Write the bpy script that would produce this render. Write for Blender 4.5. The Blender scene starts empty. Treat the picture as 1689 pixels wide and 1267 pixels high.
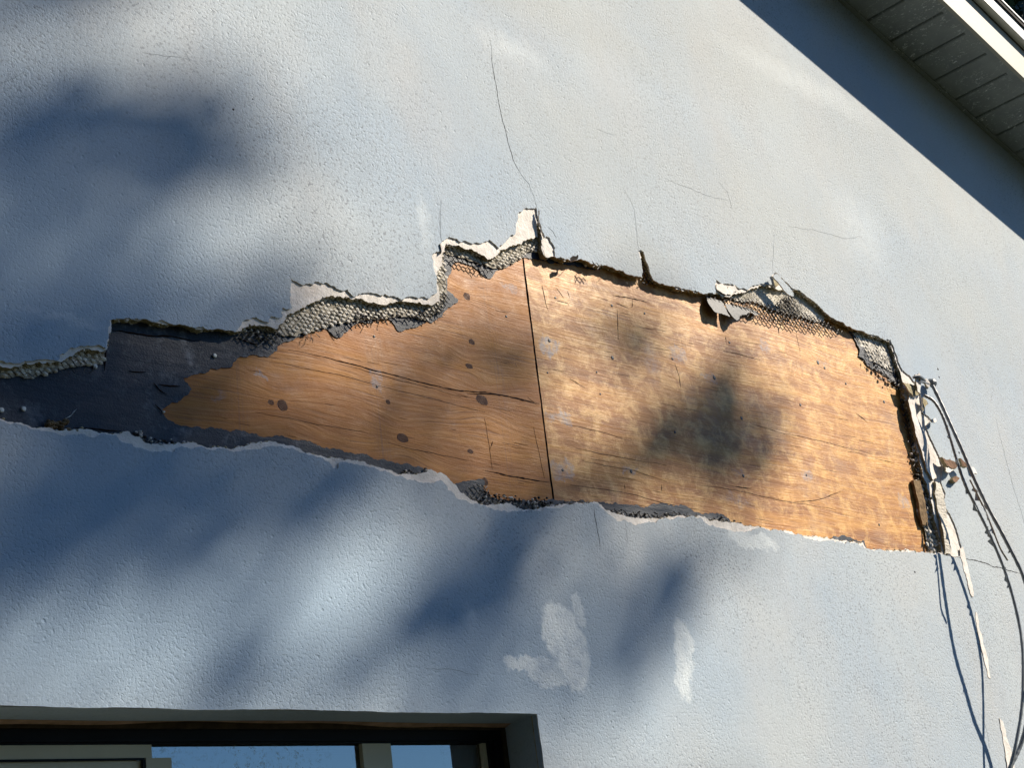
import bpy, bmesh, math, random
import numpy as np
from mathutils import Vector, Matrix
from mathutils.geometry import delaunay_2d_cdt
random.seed(7); rng = np.random.default_rng(11)
C = bpy.context.scene.collection

# ------------------------------------------------------------------ camera
F = 2500.0; CX, CY = 844.5, 633.5; D = 2.55; CAMZ = 1.6      # pixels of the photograph, metres
AX = np.array([[0.70892034, 0.15926317, 0.68707147],          # wall horizontal, in camera axes
               [-0.69395004, 0.33148691, 0.63917898],         # into the wall
               [-0.12595753, -0.92992025, 0.34551849]])       # up the wall
O = np.array([0.0, -D, CAMZ])
cam_d = bpy.data.cameras.new('camera'); cam = bpy.data.objects.new('camera', cam_d); C.objects.link(cam)
rx_, up_, bk_ = AX @ [1, 0, 0], AX @ [0, -1, 0], AX @ [0, 0, -1]
cam.matrix_world = Matrix(((rx_[0], up_[0], bk_[0], O[0]), (rx_[1], up_[1], bk_[1], O[1]), (rx_[2], up_[2], bk_[2], O[2]), (0, 0, 0, 1)))
cam_d.sensor_width = 36; cam_d.lens = 36 * F / 1689; cam_d.clip_start = 0.05; cam_d.clip_end = 600
bpy.context.scene.camera = cam

# ------------------------------------------------------------------ light
SUN = np.array([1.4, -1.0, 1.225]); SUN /= np.linalg.norm(SUN)  # towards the sun
w = bpy.data.worlds.new('World'); bpy.context.scene.world = w; w.use_nodes = True
nt = w.node_tree; bgn = nt.nodes['Background']
sky = nt.nodes.new('ShaderNodeTexSky'); sky.sky_type = 'NISHITA'; sky.sun_disc = False
sky.sun_elevation = math.asin(SUN[2]); sky.sun_rotation = math.atan2(SUN[0], SUN[1])
sky.ozone_density = 6.0; sky.dust_density = 0.2; sky.air_density = 1.0
tint = nt.nodes.new('ShaderNodeMix'); tint.data_type = 'RGBA'; tint.blend_type = 'MULTIPLY'; tint.inputs[0].default_value = 1
tint.inputs[7].default_value = (0.70, 0.97, 1.20, 1); nt.links.new(sky.outputs[0], tint.inputs[6]); nt.links.new(tint.outputs[2], bgn.inputs[0]); bgn.inputs[1].default_value = 0.072
sl = bpy.data.lights.new('sun', 'SUN'); sl.energy = 5.0; sl.angle = math.radians(0.55); sl.color = (1, 0.895, 0.74)
so = bpy.data.objects.new('sun', sl); C.objects.link(so)
so.rotation_euler = Vector(SUN).to_track_quat('Z', 'Y').to_euler()
vs = bpy.context.scene.view_settings
vs.view_transform = 'Standard'; vs.look = 'None'; vs.gamma = 1; vs.use_curve_mapping = False; vs.exposure = 0.80

# ------------------------------------------------------------------ pixel <-> place
def at(px, py, Y=0.0):
    r = AX @ np.array([px - CX, py - CY, F]); t = (D + Y) / r[1]; p = O + r * t
    return float(p[0]), float(p[2])
def to_px(x, y, z):
    P = np.stack([np.asarray(x, float) - O[0], np.full_like(np.asarray(x, float), 0) + y - O[1], np.asarray(z, float) - O[2]])
    q = AX.T @ P
    return q[0] / q[2] * F + CX, q[1] / q[2] * F + CY

# ------------------------------------------------------------------ materials
def mat(name, rough=0.8, spec=0.3):
    m = bpy.data.materials.new(name); m.use_nodes = True
    b = m.node_tree.nodes['Principled BSDF']; b.inputs['Roughness'].default_value = rough
    b.inputs['Specular IOR Level'].default_value = spec
    return m, N(m.node_tree), b
class N:
    def __init__(s, t): s.t = t; s.co = None
    def new(s, k, **kw):
        n = s.t.nodes.new(k)
        for a, v in kw.items(): setattr(n, a, v)
        return n
    def link(s, a, b): s.t.links.new(a, b)
    def coord(s):
        if s.co is None: s.co = s.new('ShaderNodeTexCoord').outputs['Object']
        return s.co
    def mapped(s, scale=(1, 1, 1), rot=(0, 0, 0), loc=(0, 0, 0), src=None):
        m = s.new('ShaderNodeMapping'); m.inputs['Scale'].default_value = scale; m.inputs['Rotation'].default_value = rot
        m.inputs['Location'].default_value = loc; s.link(src or s.coord(), m.inputs['Vector']); return m.outputs[0]
    def noise(s, scale, detail=4, rough=0.5, vec=None, dist=0.0):
        n = s.new('ShaderNodeTexNoise'); n.inputs['Scale'].default_value = scale; n.inputs['Detail'].default_value = detail
        n.inputs['Roughness'].default_value = rough; n.inputs['Distortion'].default_value = dist
        s.link(vec or s.coord(), n.inputs['Vector']); return n.outputs['Fac']
    def ramp(s, src, stops):
        r = s.new('ShaderNodeValToRGB'); e = r.color_ramp.elements
        while len(e) < len(stops): e.new(0.5)
        for k, (p, c) in enumerate(stops):
            e[k].position = p; e[k].color = (c, c, c, 1) if not isinstance(c, tuple) else (*c, 1)
        s.link(src, r.inputs[0]); return r.outputs[0]
    def mix(s, f, a, b, mode='MIX'):
        m = s.new('ShaderNodeMix', data_type='RGBA', blend_type=mode)
        for i, v in ((0, f), (6, a), (7, b)):
            if isinstance(v, (int, float)): m.inputs[i].default_value = v
            elif isinstance(v, tuple): m.inputs[i].default_value = (*v, 1)
            else: s.link(v, m.inputs[i])
        return m.outputs[2]
    def math(s, op, a, b=0.0, c=None, clamp=False):
        m = s.new('ShaderNodeMath', operation=op, use_clamp=clamp)
        for i, v in enumerate((a, b) if c is None else (a, b, c)):
            if isinstance(v, (int, float)): m.inputs[i].default_value = v
            else: s.link(v, m.inputs[i])
        return m.outputs[0]
    def voro(s, scale, feature='F1', vec=None, rnd=1.0):
        v = s.new('ShaderNodeTexVoronoi', feature=feature); v.inputs['Scale'].default_value = scale; v.inputs['Randomness'].default_value = rnd
        s.link(vec or s.coord(), v.inputs['Vector']); return v.outputs['Distance']
    def bump(s, b, h, strength=1.0, dist=0.002):
        n = s.new('ShaderNodeBump'); n.inputs['Strength'].default_value = strength; n.inputs['Distance'].default_value = dist
        s.link(h, n.inputs['Height']); s.link(n.outputs[0], b.inputs['Normal'])
    def ellipses(s, items, Y=-0.025):
        """soft sum of ellipses given in photo pixels (cx, cy, rx, ry, weight) lying on the wall plane"""
        co = s.coord()
        wob = s.new('ShaderNodeTexNoise'); wob.inputs['Scale'].default_value = 24; wob.inputs['Detail'].default_value = 7; wob.inputs['Roughness'].default_value = 0.65
        s.link(co, wob.inputs['Vector'])
        ad = s.new('ShaderNodeVectorMath', operation='MULTIPLY_ADD'); s.link(wob.outputs['Color'], ad.inputs[0])
        ad.inputs[1].default_value = (0.085, 0, 0.10); s.link(co, ad.inputs[2])
        out = None
        for (px, py, rx, ry, wt) in items:
            x, z = at(px, py, Y); x1, _ = at(px + rx, py, Y); _, z1 = at(px, py + ry, Y)
            sx, sz = 1 / abs(x1 - x), 1 / abs(z1 - z)
            m = s.new('ShaderNodeMapping'); m.inputs['Scale'].default_value = (sx, 0, sz)
            m.inputs['Location'].default_value = (-(x + .0425) * sx, 0, -(z + .05) * sz); s.link(ad.outputs[0], m.inputs[0])
            l = s.new('ShaderNodeVectorMath', operation='LENGTH'); s.link(m.outputs[0], l.inputs[0])
            r = s.new('ShaderNodeMapRange', interpolation_type='SMOOTHSTEP'); s.link(l.outputs['Value'], r.inputs[0])
            r.inputs[1].default_value = 1.12 if wt > .45 else 1.3; r.inputs[2].default_value = 0.8 if wt > .45 else 0.1; r.inputs[3].default_value = 0; r.inputs[4].default_value = wt
            out = r.outputs[0] if out is None else s.math('MAXIMUM', out, r.outputs[0])
        return out

def m_stucco():
    m, n, b = mat('painted_stucco', 0.82, 0.25)
    big = n.ramp(n.noise(1.3, 5, 0.55), [(0.35, (0.38, 0.455, 0.535)), (0.62, (0.465, 0.515, 0.55))])
    dust = n.noise(3.1, 6, 0.6, n.mapped((1, 1, 0.45), loc=(3, 0, 1)))
    c = n.mix(n.ramp(dust, [(0.45, 0.0), (0.72, 0.5)]), big, (0.475, 0.475, 0.475))
    fine = n.noise(260, 3, 0.6)
    c = n.mix(n.ramp(fine, [(0.3, 0.25), (0.5, 0.0)]), c, (0.24, 0.27, 0.31))
    pep = n.math('MULTIPLY', n.ramp(n.noise(130, 3, 0.6, n.mapped((1, 1, 1), loc=(3, 3, 3))), [(0.56, 0.0), (0.64, 0.75)]), n.ramp(n.noise(1.7, 3, 0.5, n.mapped(loc=(9, 0, 4))), [(0.35, 0.2), (0.6, 1.0)]))
    c = n.mix(pep, c, (0.22, 0.24, 0.27))
    # paler wiped patches, chalk runs and repaired marks under the hole
    pale = n.ellipses([(922, 1040, 30, 48, .8), (945, 1080, 28, 62, .8), (862, 1095, 32, 17, .75), (905, 1108, 32, 26, .6), (953, 1003, 12, 26, .6),
                       (1127, 1060, 15, 40, .46), (1128, 1118, 13, 36, .55), (775, 1015, 12, 22, .35), (1022, 905, 42, 80, .3), (1243, 890, 40, 14, .5),
                       (1330, 140, 120, 22, .22), (1420, 380, 45, 60, .22), (100, 527, 90, 8, .3), (700, 370, 12, 60, .25), (845, 80, 60, 26, .25)])
    pale = n.math('MULTIPLY', pale, n.ramp(n.noise(30, 6, 0.75), [(0.36, 0.45), (0.54, 1.0)]))
    tan = n.ellipses([(1060, 420, 70, 60, .4), (1480, 260, 200, 150, .45), (960, 240, 190, 130, .35), (1200, 90, 260, 110, .44), (900, 10, 330, 60, .44), (1600, 520, 120, 120, .4), (1250, 330, 200, 110, .4)])
    c = n.mix(tan, c, (0.43, 0.445, 0.43))
    # fresher blue paint low and left, with the shade's blue put in; chalked grey above
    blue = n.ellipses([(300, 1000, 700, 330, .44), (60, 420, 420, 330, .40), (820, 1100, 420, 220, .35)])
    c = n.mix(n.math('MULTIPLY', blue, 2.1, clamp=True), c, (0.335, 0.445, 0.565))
    c = n.mix(pale, c, (0.80, 0.85, 0.86))
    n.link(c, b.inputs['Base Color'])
    # sprayed texture: small ridges, fine sand, scattered open pits
    a = n.noise(118, 3, 0.55); d = n.noise(240, 3, 0.6); e = n.noise(7, 3, 0.5)
    amt = n.ramp(n.noise(2.3, 3, 0.5, n.mapped(loc=(7, 1, 2))), [(0.35, 0.35), (0.65, 1.0)])
    h = n.math('MULTIPLY', n.ramp(a, [(0.34, 0.0), (0.50, 1.0)]), amt)
    h = n.math('MULTIPLY_ADD', d, 0.95, h)
    pit = n.voro(46, 'F1', None, 1.0)
    pit = n.math('MULTIPLY', n.ramp(pit, [(0.10, 1.0), (0.22, 0.0)]), n.ramp(n.noise(21, 2, 0.5), [(0.52, 0.0), (0.6, 1.0)]))
    h = n.math('MULTIPLY_ADD', pit, -1.0, h); h = n.math('MULTIPLY_ADD', e, 2.5, h)
    n.bump(b, h, 1.0, 0.00078)
    return m
def m_plain(name, col, rough=0.8, spec=0.3, var=0.12, scale=20, bscale=None, bd=0.001, metal=0):
    m, n, b = mat(name, rough, spec)
    lo = tuple(c * (1 - var) for c in col); hi = tuple(min(1, c * (1 + var)) for c in col)
    n.link(n.ramp(n.noise(scale, 5, 0.6), [(0.3, lo), (0.7, hi)]), b.inputs['Base Color'])
    b.inputs['Metallic'].default_value = metal
    if bscale: n.bump(b, n.noise(bscale, 4, 0.65), 1.0, bd)
    return m
def m_plaster():
    m, n, b = mat('bare_plaster', 0.9, 0.2)
    c = n.ramp(n.noise(30, 5, 0.6), [(0.3, (0.66, 0.62, 0.57)), (0.65, (0.84, 0.80, 0.76))])
    n.link(n.mix(n.ramp(n.noise(8, 4, 0.6), [(0.55, 0.0), (0.75, 0.35)]), c, (0.60, 0.47, 0.40)), b.inputs['Base Color'])
    n.bump(b, n.math('ADD', n.noise(170, 4, 0.7), n.noise(50, 3, 0.5)), 1.0, 0.002)
    return m
def m_rim():
    m, n, b = mat('broken_mortar', 0.95, 0.1)
    c = n.ramp(n.noise(60, 5, 0.7), [(0.3, (0.20, 0.165, 0.10)), (0.52, (0.40, 0.345, 0.22)), (0.75, (0.58, 0.52, 0.38))])
    n.link(c, b.inputs['Base Color']); n.bump(b, n.noise(130, 5, 0.7), 1.0, 0.004)
    return m
def m_scratch():
    m, n, b = mat('scratch_coat', 0.95, 0.1)
    c = n.ramp(n.noise(55, 5, 0.7), [(0.25, (0.30, 0.25, 0.19)), (0.38, (0.68, 0.64, 0.56)), (0.7, (0.78, 0.74, 0.68))])
    n.link(c, b.inputs['Base Color'])
    n.bump(b, n.math('ADD', n.noise(150, 4, 0.7), n.noise(60, 2, 0.5, n.mapped((0.4, 1, 2.2)))), 1.0, 0.004)
    return m
def m_paper():
    m, n, b = mat('tar_paper', 0.55, 0.35)
    c = n.ramp(n.noise(5, 5, 0.6), [(0.35, (0.008, 0.015, 0.030)), (0.65, (0.022, 0.030, 0.045))])
    spots = n.math('MULTIPLY', n.ramp(n.noise(17, 6, 0.75), [(0.52, 0.0), (0.74, 0.8)]), n.ramp(n.noise(3.0, 2, 0.5), [(0.4, 0.0), (0.6, 1.0)]))
    c = n.mix(spots, c, (0.26, 0.28, 0.31))
    n.link(c, b.inputs['Base Color'])
    h = n.math('MULTIPLY_ADD', n.noise(22, 4, 0.6, n.mapped((0.35, 1, 2))), 2.0, n.noise(260, 3, 0.6))
    n.bump(b, h, 1.0, 0.0012)
    return m
def m_ply(name, seed, bright):
    m, n, b = mat(name, 0.47, 0.32 if bright else 0.22)
    wv = n.mapped((1, 1, 1), loc=(seed, 0, seed * .7))
    warp = n.new('ShaderNodeTexNoise'); warp.inputs['Scale'].default_value = 1.6; warp.inputs['Detail'].default_value = 2; n.link(wv, warp.inputs[0])
    ad = n.new('ShaderNodeVectorMath', operation='MULTIPLY_ADD'); n.link(warp.outputs['Color'], ad.inputs[0]); ad.inputs[1].default_value = (0, 0, 0.055); n.link(wv, ad.inputs[2])
    cur = ad.outputs[0]
    if not bright:
        for (kx, ky, R_) in ((466, 669, .05), (770, 489, .04), (795, 660, .06), (664, 723, .05), (774, 604, .035)):
            x, z = at(kx, ky); m_ = n.new('ShaderNodeVectorMath', operation='SUBTRACT'); n.link(n.coord(), m_.inputs[0]); m_.inputs[1].default_value = (x, 0, z)
            q_ = n.new('ShaderNodeVectorMath', operation='MULTIPLY'); n.link(m_.outputs[0], q_.inputs[0]); q_.inputs[1].default_value = (.55 / R_, 0, 1 / R_)
            l_ = n.new('ShaderNodeVectorMath', operation='DOT_PRODUCT'); n.link(q_.outputs[0], l_.inputs[0]); n.link(q_.outputs[0], l_.inputs[1])
            e_ = n.math('EXPONENT', n.math('MULTIPLY', l_.outputs['Value'], -1.0)); e_ = n.math('MULTIPLY', e_, 1.1)
            w_ = n.new('ShaderNodeVectorMath', operation='MULTIPLY'); n.link(m_.outputs[0], w_.inputs[0]); w_.inputs[1].default_value = (0, 0, 1)
            sc = n.new('ShaderNodeVectorMath', operation='SCALE'); n.link(w_.outputs[0], sc.inputs[0]); n.link(e_, sc.inputs['Scale'])
            aa = n.new('ShaderNodeVectorMath', operation='ADD'); n.link(cur, aa.inputs[0]); n.link(sc.outputs[0], aa.inputs[1]); cur = aa.outputs[0]
    v = n.mapped((0.9, 1, 13), src=cur)
    g1 = n.noise(1.6, 7, 0.62, v); g2 = n.noise(9, 5, 0.7, n.mapped((0.8, 1, 9), src=cur))
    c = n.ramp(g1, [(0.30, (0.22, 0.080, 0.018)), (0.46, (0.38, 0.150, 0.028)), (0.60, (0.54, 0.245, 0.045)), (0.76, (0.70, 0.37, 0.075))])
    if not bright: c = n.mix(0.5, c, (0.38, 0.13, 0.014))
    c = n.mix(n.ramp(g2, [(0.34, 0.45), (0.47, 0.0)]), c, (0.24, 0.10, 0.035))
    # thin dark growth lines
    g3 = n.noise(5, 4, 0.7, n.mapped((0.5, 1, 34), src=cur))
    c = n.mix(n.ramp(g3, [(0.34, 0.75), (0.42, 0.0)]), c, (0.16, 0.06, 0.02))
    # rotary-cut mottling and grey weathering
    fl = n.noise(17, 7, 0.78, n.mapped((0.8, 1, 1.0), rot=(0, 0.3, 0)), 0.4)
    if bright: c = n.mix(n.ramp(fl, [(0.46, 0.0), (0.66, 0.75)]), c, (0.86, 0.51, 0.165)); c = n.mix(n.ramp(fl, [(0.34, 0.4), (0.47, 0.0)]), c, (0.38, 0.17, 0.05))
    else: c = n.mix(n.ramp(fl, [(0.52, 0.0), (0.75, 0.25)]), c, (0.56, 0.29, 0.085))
    gr = n.math('MULTIPLY', n.ramp(n.noise(4.5, 5, 0.6, n.mapped(loc=(2, 5, seed))), [(0.58, 0.0), (0.75, 0.25)]), 1.0)
    c = n.mix(gr, c, (0.40, 0.36, 0.34))
    stain = n.ellipses([(905, 570, 18, 16, .8), (922, 688, 22, 10, .7), (928, 775, 20, 18, .6), (1118, 585, 16, 14, .5), (1262, 572, 9, 9, .6), (620, 625, 10, 14, .6),
                        (1170, 622, 14, 6, .5), (1040, 778, 12, 7, .6), (1224, 785, 14, 7, .4), (1330, 783, 9, 9, .5), (1215, 825, 30, 10, .35), (1490, 828, 10, 12, .6),
                        (425, 620, 9, 7, .7), (1360, 600, 14, 6, .4), (1075, 600, 14, 40, .35), (840, 473, 14, 6, .5), (945, 490, 24, 14, .3), (360, 655, 14, 8, .35)], 0.0)
    stain = n.math('MULTIPLY', stain, n.ramp(n.noise(45, 5, 0.75), [(0.40, 0.15), (0.58, 1.0)]))
    c = n.mix(stain, c, (0.29, 0.29, 0.33))
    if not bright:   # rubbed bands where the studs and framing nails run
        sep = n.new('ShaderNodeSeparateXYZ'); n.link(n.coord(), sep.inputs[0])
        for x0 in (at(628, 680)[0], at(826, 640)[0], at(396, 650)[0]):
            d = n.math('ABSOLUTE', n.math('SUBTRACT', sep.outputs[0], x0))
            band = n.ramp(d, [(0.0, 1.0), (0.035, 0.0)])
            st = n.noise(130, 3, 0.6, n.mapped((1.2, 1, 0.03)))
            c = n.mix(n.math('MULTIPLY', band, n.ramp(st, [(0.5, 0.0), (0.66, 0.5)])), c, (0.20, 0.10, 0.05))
    n.link(c, b.inputs['Base Color'])
    h = n.math('MULTIPLY_ADD', g3, 0.5, n.math('ADD', g2, n.math('MULTIPLY', fl, 0.8)))
    n.bump(b, h, 1.0, 0.0016)
    n.link(n.ramp(fl, [(0.3, 0.62), (0.7, 0.40)]), b.inputs['Roughness'])
    return m
def m_knot():
    m, n, b = mat('knot', 0.6, 0.3)
    v = n.mapped((60, 60, 60)); g = n.new('ShaderNodeTexWave', wave_type='RINGS', rings_direction='Y'); g.inputs['Scale'].default_value = 1.6
    g.inputs['Distortion'].default_value = 2.5; n.link(n.mapped((60, 0, 60)), g.inputs['Vector'])
    n.link(n.ramp(g.outputs['Fac'], [(0.2, (0.03, 0.014, 0.008)), (0.75, (0.15, 0.055, 0.02))]), b.inputs['Base Color'])
    n.bump(b, g.outputs['Fac'], 1.0, 0.001)
    return m
def m_soffit():
    m, n, b = mat('soffit_paint', 0.55, 0.4)
    c = n.ramp(n.noise(8, 5, 0.6), [(0.3, (0.22, 0.245, 0.235)), (0.7, (0.29, 0.32, 0.30))])
    fl = n.noise(75, 3, 0.6, n.mapped((1, 0.6, 1)), 1.5)
    zone = n.ramp(n.noise(5, 3, 0.6), [(0.4, 0.1), (0.6, 1.0)])
    c = n.mix(n.math('MULTIPLY', n.ramp(fl, [(0.595, 0.0), (0.65, 0.9)]), zone), c, (0.75, 0.78, 0.76))
    n.link(c, b.inputs['Base Color']); n.bump(b, n.noise(300, 3, 0.6), 1.0, 0.0008)
    return m
def m_glass():
    m = bpy.data.materials.new('window_glass'); m.use_nodes = True; t = m.node_tree; t.nodes.remove(t.nodes['Principled BSDF']); n = N(t)
    fr = n.new('ShaderNodeFresnel'); fr.inputs[0].default_value = 2.8
    gl = n.new('ShaderNodeBsdfGlossy'); gl.inputs['Roughness'].default_value = 0.01
    tr = n.new('ShaderNodeBsdfTransparent'); tr.inputs[0].default_value = (0.93, 0.96, 0.97, 1)
    df = n.new('ShaderNodeBsdfDiffuse'); df.inputs[0].default_value = (0.62, 0.6, 0.5, 1)
    dirt = n.math('MULTIPLY', n.ramp(n.noise(60, 5, 0.8), [(0.52, 0.0), (0.62, 0.55)]), n.ramp(n.noise(3.2, 2, 0.5, n.mapped(loc=(4.3, 0, 0))), [(0.48, 0.02), (0.62, 0.7)]))
    a = n.new('ShaderNodeMixShader'); n.link(fr.outputs[0], a.inputs[0]); n.link(tr.outputs[0], a.inputs[1]); n.link(gl.outputs[0], a.inputs[2])
    c = n.new('ShaderNodeMixShader'); n.link(dirt, c.inputs[0]); n.link(a.outputs[0], c.inputs[1]); n.link(df.outputs[0], c.inputs[2])
    n.link(c.outputs[0], t.nodes['Material Output'].inputs[0]); return m
def m_leaf(name, c1, c2):
    m, n, b = mat(name, 0.5, 0.3)
    g = n.new('ShaderNodeNewGeometry'); n.link(n.ramp(g.outputs['Random Per Island'], [(0, c1), (1, c2)]), b.inputs['Base Color'])
    return m

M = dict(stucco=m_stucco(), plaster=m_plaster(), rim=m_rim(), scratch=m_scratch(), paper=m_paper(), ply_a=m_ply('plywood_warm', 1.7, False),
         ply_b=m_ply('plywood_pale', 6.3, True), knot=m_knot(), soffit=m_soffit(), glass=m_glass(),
         wire=m_plain('rusty_wire', (0.035, 0.03, 0.028), 0.6, 0.4, 0.3, 60),
         wire_pale=m_plain('plaster_caked_wire', (0.30, 0.28, 0.25), 0.8, 0.3, 0.5, 90),
         crack=m_plain('crack_shade', (0.03, 0.025, 0.022), 0.95, 0.1, 0.3, 50),
         split=m_plain('wood_split', (0.025, 0.012, 0.008), 0.95, 0.1, 0.3, 50),
         hair=m_plain('hairline_dirt', (0.20, 0.22, 0.24), 0.95, 0.1, 0.4, 40),
         nail=m_plain('zinc_nail', (0.62, 0.63, 0.6), 0.5, 0.4, 0.15, 80), darknail=m_plain('dark_nail', (0.05, 0.05, 0.055), 0.5, 0.4, 0.2, 80),
         cream=m_plain('cream_fascia_paint', (0.38, 0.365, 0.30), 0.6, 0.3, 0.04, 6), white=m_plain('white_metal', (0.85, 0.87, 0.88), 0.35, 0.5, 0.02, 5),
         brown=m_plain('brown_timber', (0.07, 0.05, 0.03), 0.8, 0.2, 0.4, 25, 60, 0.003), shingle=m_plain('shingle', (0.035, 0.032, 0.03), 0.9, 0.2, 0.3, 40, 120, 0.003),
         frame=m_plain('dark_window_frame', (0.008, 0.010, 0.014), 0.6, 0.15, 0.2, 12), peach=m_plain('peach_undercoat', (0.42, 0.27, 0.18), 0.9, 0.2, 0.25, 25, 80, 0.002),
         beige=m_plain('beige_panel', (0.68, 0.62, 0.47), 0.7, 0.3, 0.08, 5), panel=m_plain('reflection_panel', (0.80, 0.88, 0.97), 0.6, 0.3, 0.05, 4),
         tan=m_plain('rotten_wood', (0.22, 0.15, 0.085), 0.9, 0.1, 0.5, 70, 90, 0.004), cord=m_plain('grey_cord', (0.17, 0.19, 0.21), 0.45, 0.5, 0.25, 30),
         flake=m_plain('brown_flake', (0.20, 0.12, 0.08), 0.9, 0.1, 0.4, 60, 90, 0.003),
         grass=m_plain('grass', (0.028, 0.032, 0.018), 0.9, 0.1, 0.4, 3, 12, 0.02), bark=m_plain('bark', (0.11, 0.085, 0.06), 0.95, 0.1, 0.3, 8, 20, 0.02),
         inner=m_plain('inside_wall', (0.35, 0.34, 0.3), 0.8, 0.2, 0.05, 4),
         leaf=m_leaf('leaf', (0.035, 0.07, 0.02), (0.075, 0.11, 0.03)), needle=m_leaf('dark_leaf', (0.018, 0.04, 0.02), (0.045, 0.075, 0.03)))

# ------------------------------------------------------------------ object helpers
def empty(name, loc=(0, 0, 0), parent=None):
    o = bpy.data.objects.new(name, None); C.objects.link(o); o.location = loc; o.empty_display_size = 0.1
    if parent: o.parent = parent
    return o
def tag(o, label=None, cat=None, group=None, kind=None):
    for k, v in (('label', label), ('category', cat), ('group', group), ('kind', kind)):
        if v: o[k] = v
    return o
def obj(name, verts, faces, mats, parent=None, fm=None, smooth=False, loc=None):
    me = bpy.data.meshes.new(name); me.from_pydata(verts, [], faces)
    for m in (mats if isinstance(mats, (list, tuple)) else [mats]): me.materials.append(m)
    if fm: me.polygons.foreach_set('material_index', fm)
    if smooth: me.polygons.foreach_set('use_smooth', [True] * len(faces))
    me.update(); o = bpy.data.objects.new(name, me); C.objects.link(o)
    if parent: o.parent = parent
    return o
class MB:
    def __init__(s): s.v = []; s.f = []; s.m = []
    def add(s, v, f, m=0):
        k = len(s.v); s.v += [tuple(p) for p in v]; s.f += [tuple(i + k for i in q) for q in f]; s.m += [m] * len(f)
    def box(s, a, b, m=0):
        (x0, y0, z0), (x1, y1, z1) = a, b
        s.add([(x0, y0, z0), (x1, y0, z0), (x1, y1, z0), (x0, y1, z0), (x0, y0, z1), (x1, y0, z1), (x1, y1, z1), (x0, y1, z1)],
              [(0, 3, 2, 1), (4, 5, 6, 7), (0, 1, 5, 4), (1, 2, 6, 5), (2, 3, 7, 6), (3, 0, 4, 7)], m)
    def tube(s, pts, r, n=5, m=0):
        pts = [Vector(p) for p in pts]; R = r if isinstance(r, (list, tuple)) else [r] * len(pts); rings = []
        for i, p in enumerate(pts):
            t = (pts[min(i + 1, len(pts) - 1)] - pts[max(i - 1, 0)]).normalized()
            a = t.cross(Vector((0.31, 0.9, 0.17))).normalized(); b = t.cross(a)
            rings.append([p + (a * math.cos(q * 6.2832 / n) + b * math.sin(q * 6.2832 / n)) * R[i] for q in range(n)])
        v = [q for rg in rings for q in rg]; f = []
        for i in range(len(pts) - 1):
            for q in range(n): f.append((i * n + q, i * n + (q + 1) % n, (i + 1) * n + (q + 1) % n, (i + 1) * n + q))
        f += [tuple(range(n - 1, -1, -1)), tuple((len(pts) - 1) * n + q for q in range(n))]
        s.add(v, f, m)
    def dome(s, c, rx, ry, rz, k=6, m=0, a0=0.0):
        v = [(c[0], c[1] - ry, c[2])]; f = []
        for lv, (sr, h) in enumerate(((0.62, 0.74), (1.0, 0.0))):
            for q in range(k):
                a = a0 + q * 6.2832 / k; v.append((c[0] + math.cos(a) * rx * sr, c[1] - ry * h, c[2] + math.sin(a) * rz * sr))
        for q in range(k):
            r = (q + 1) % k; f.append((0, 1 + r, 1 + q)); f.append((1 + q, 1 + r, 1 + k + r, 1 + k + q))
        s.add(v, f, m)
    def build(s, name, mats, parent=None, smooth=False):
        return obj(name, s.v, s.f, mats, parent, s.m, smooth)

def rough(pts, amp=0.16, seg=0.006, closed=True, rs=None, cap=0.006):
    """break a polyline up into a torn edge (world x, z)"""
    r = rs or random
    out = []; n = len(pts); last = n if closed else n - 1
    def rec(a, b):
        L = math.hypot(b[0] - a[0], b[1] - a[1])
        if L < seg: out.append(a); return
        d = min(L * amp, cap) * r.uniform(-1, 1); t = r.uniform(0.38, 0.62)
        mx = a[0] + (b[0] - a[0]) * t - (b[1] - a[1]) / L * d; mz = a[1] + (b[1] - a[1]) * t + (b[0] - a[0]) / L * d
        rec(a, (mx, mz)); rec((mx, mz), b)
    for i in range(last): rec(pts[i], pts[(i + 1) % n])
    if not closed: out.append(pts[-1])
    return out
def P(pix, Y): return [at(x, y, Y) for x, y in pix]
def inside(p, poly):
    x, z = p; c = False; j = len(poly) - 1
    for i in range(len(poly)):
        xi, zi = poly[i]; xj, zj = poly[j]
        if (zi > z) != (zj > z) and x < (xj - xi) * (z - zi) / (zj - zi) + xi: c = not c
        j = i
    return c
def inside_np(X, Z, poly):
    c = np.zeros(X.shape, bool); j = len(poly) - 1
    for i in range(len(poly)):
        xi, zi = poly[i]; xj, zj = poly[j]
        if zi != zj:
            c ^= ((zi > Z) != (zj > Z)) & (X < (xj - xi) * (Z - zi) / (zj - zi) + xi)
        j = i
    return c
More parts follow.
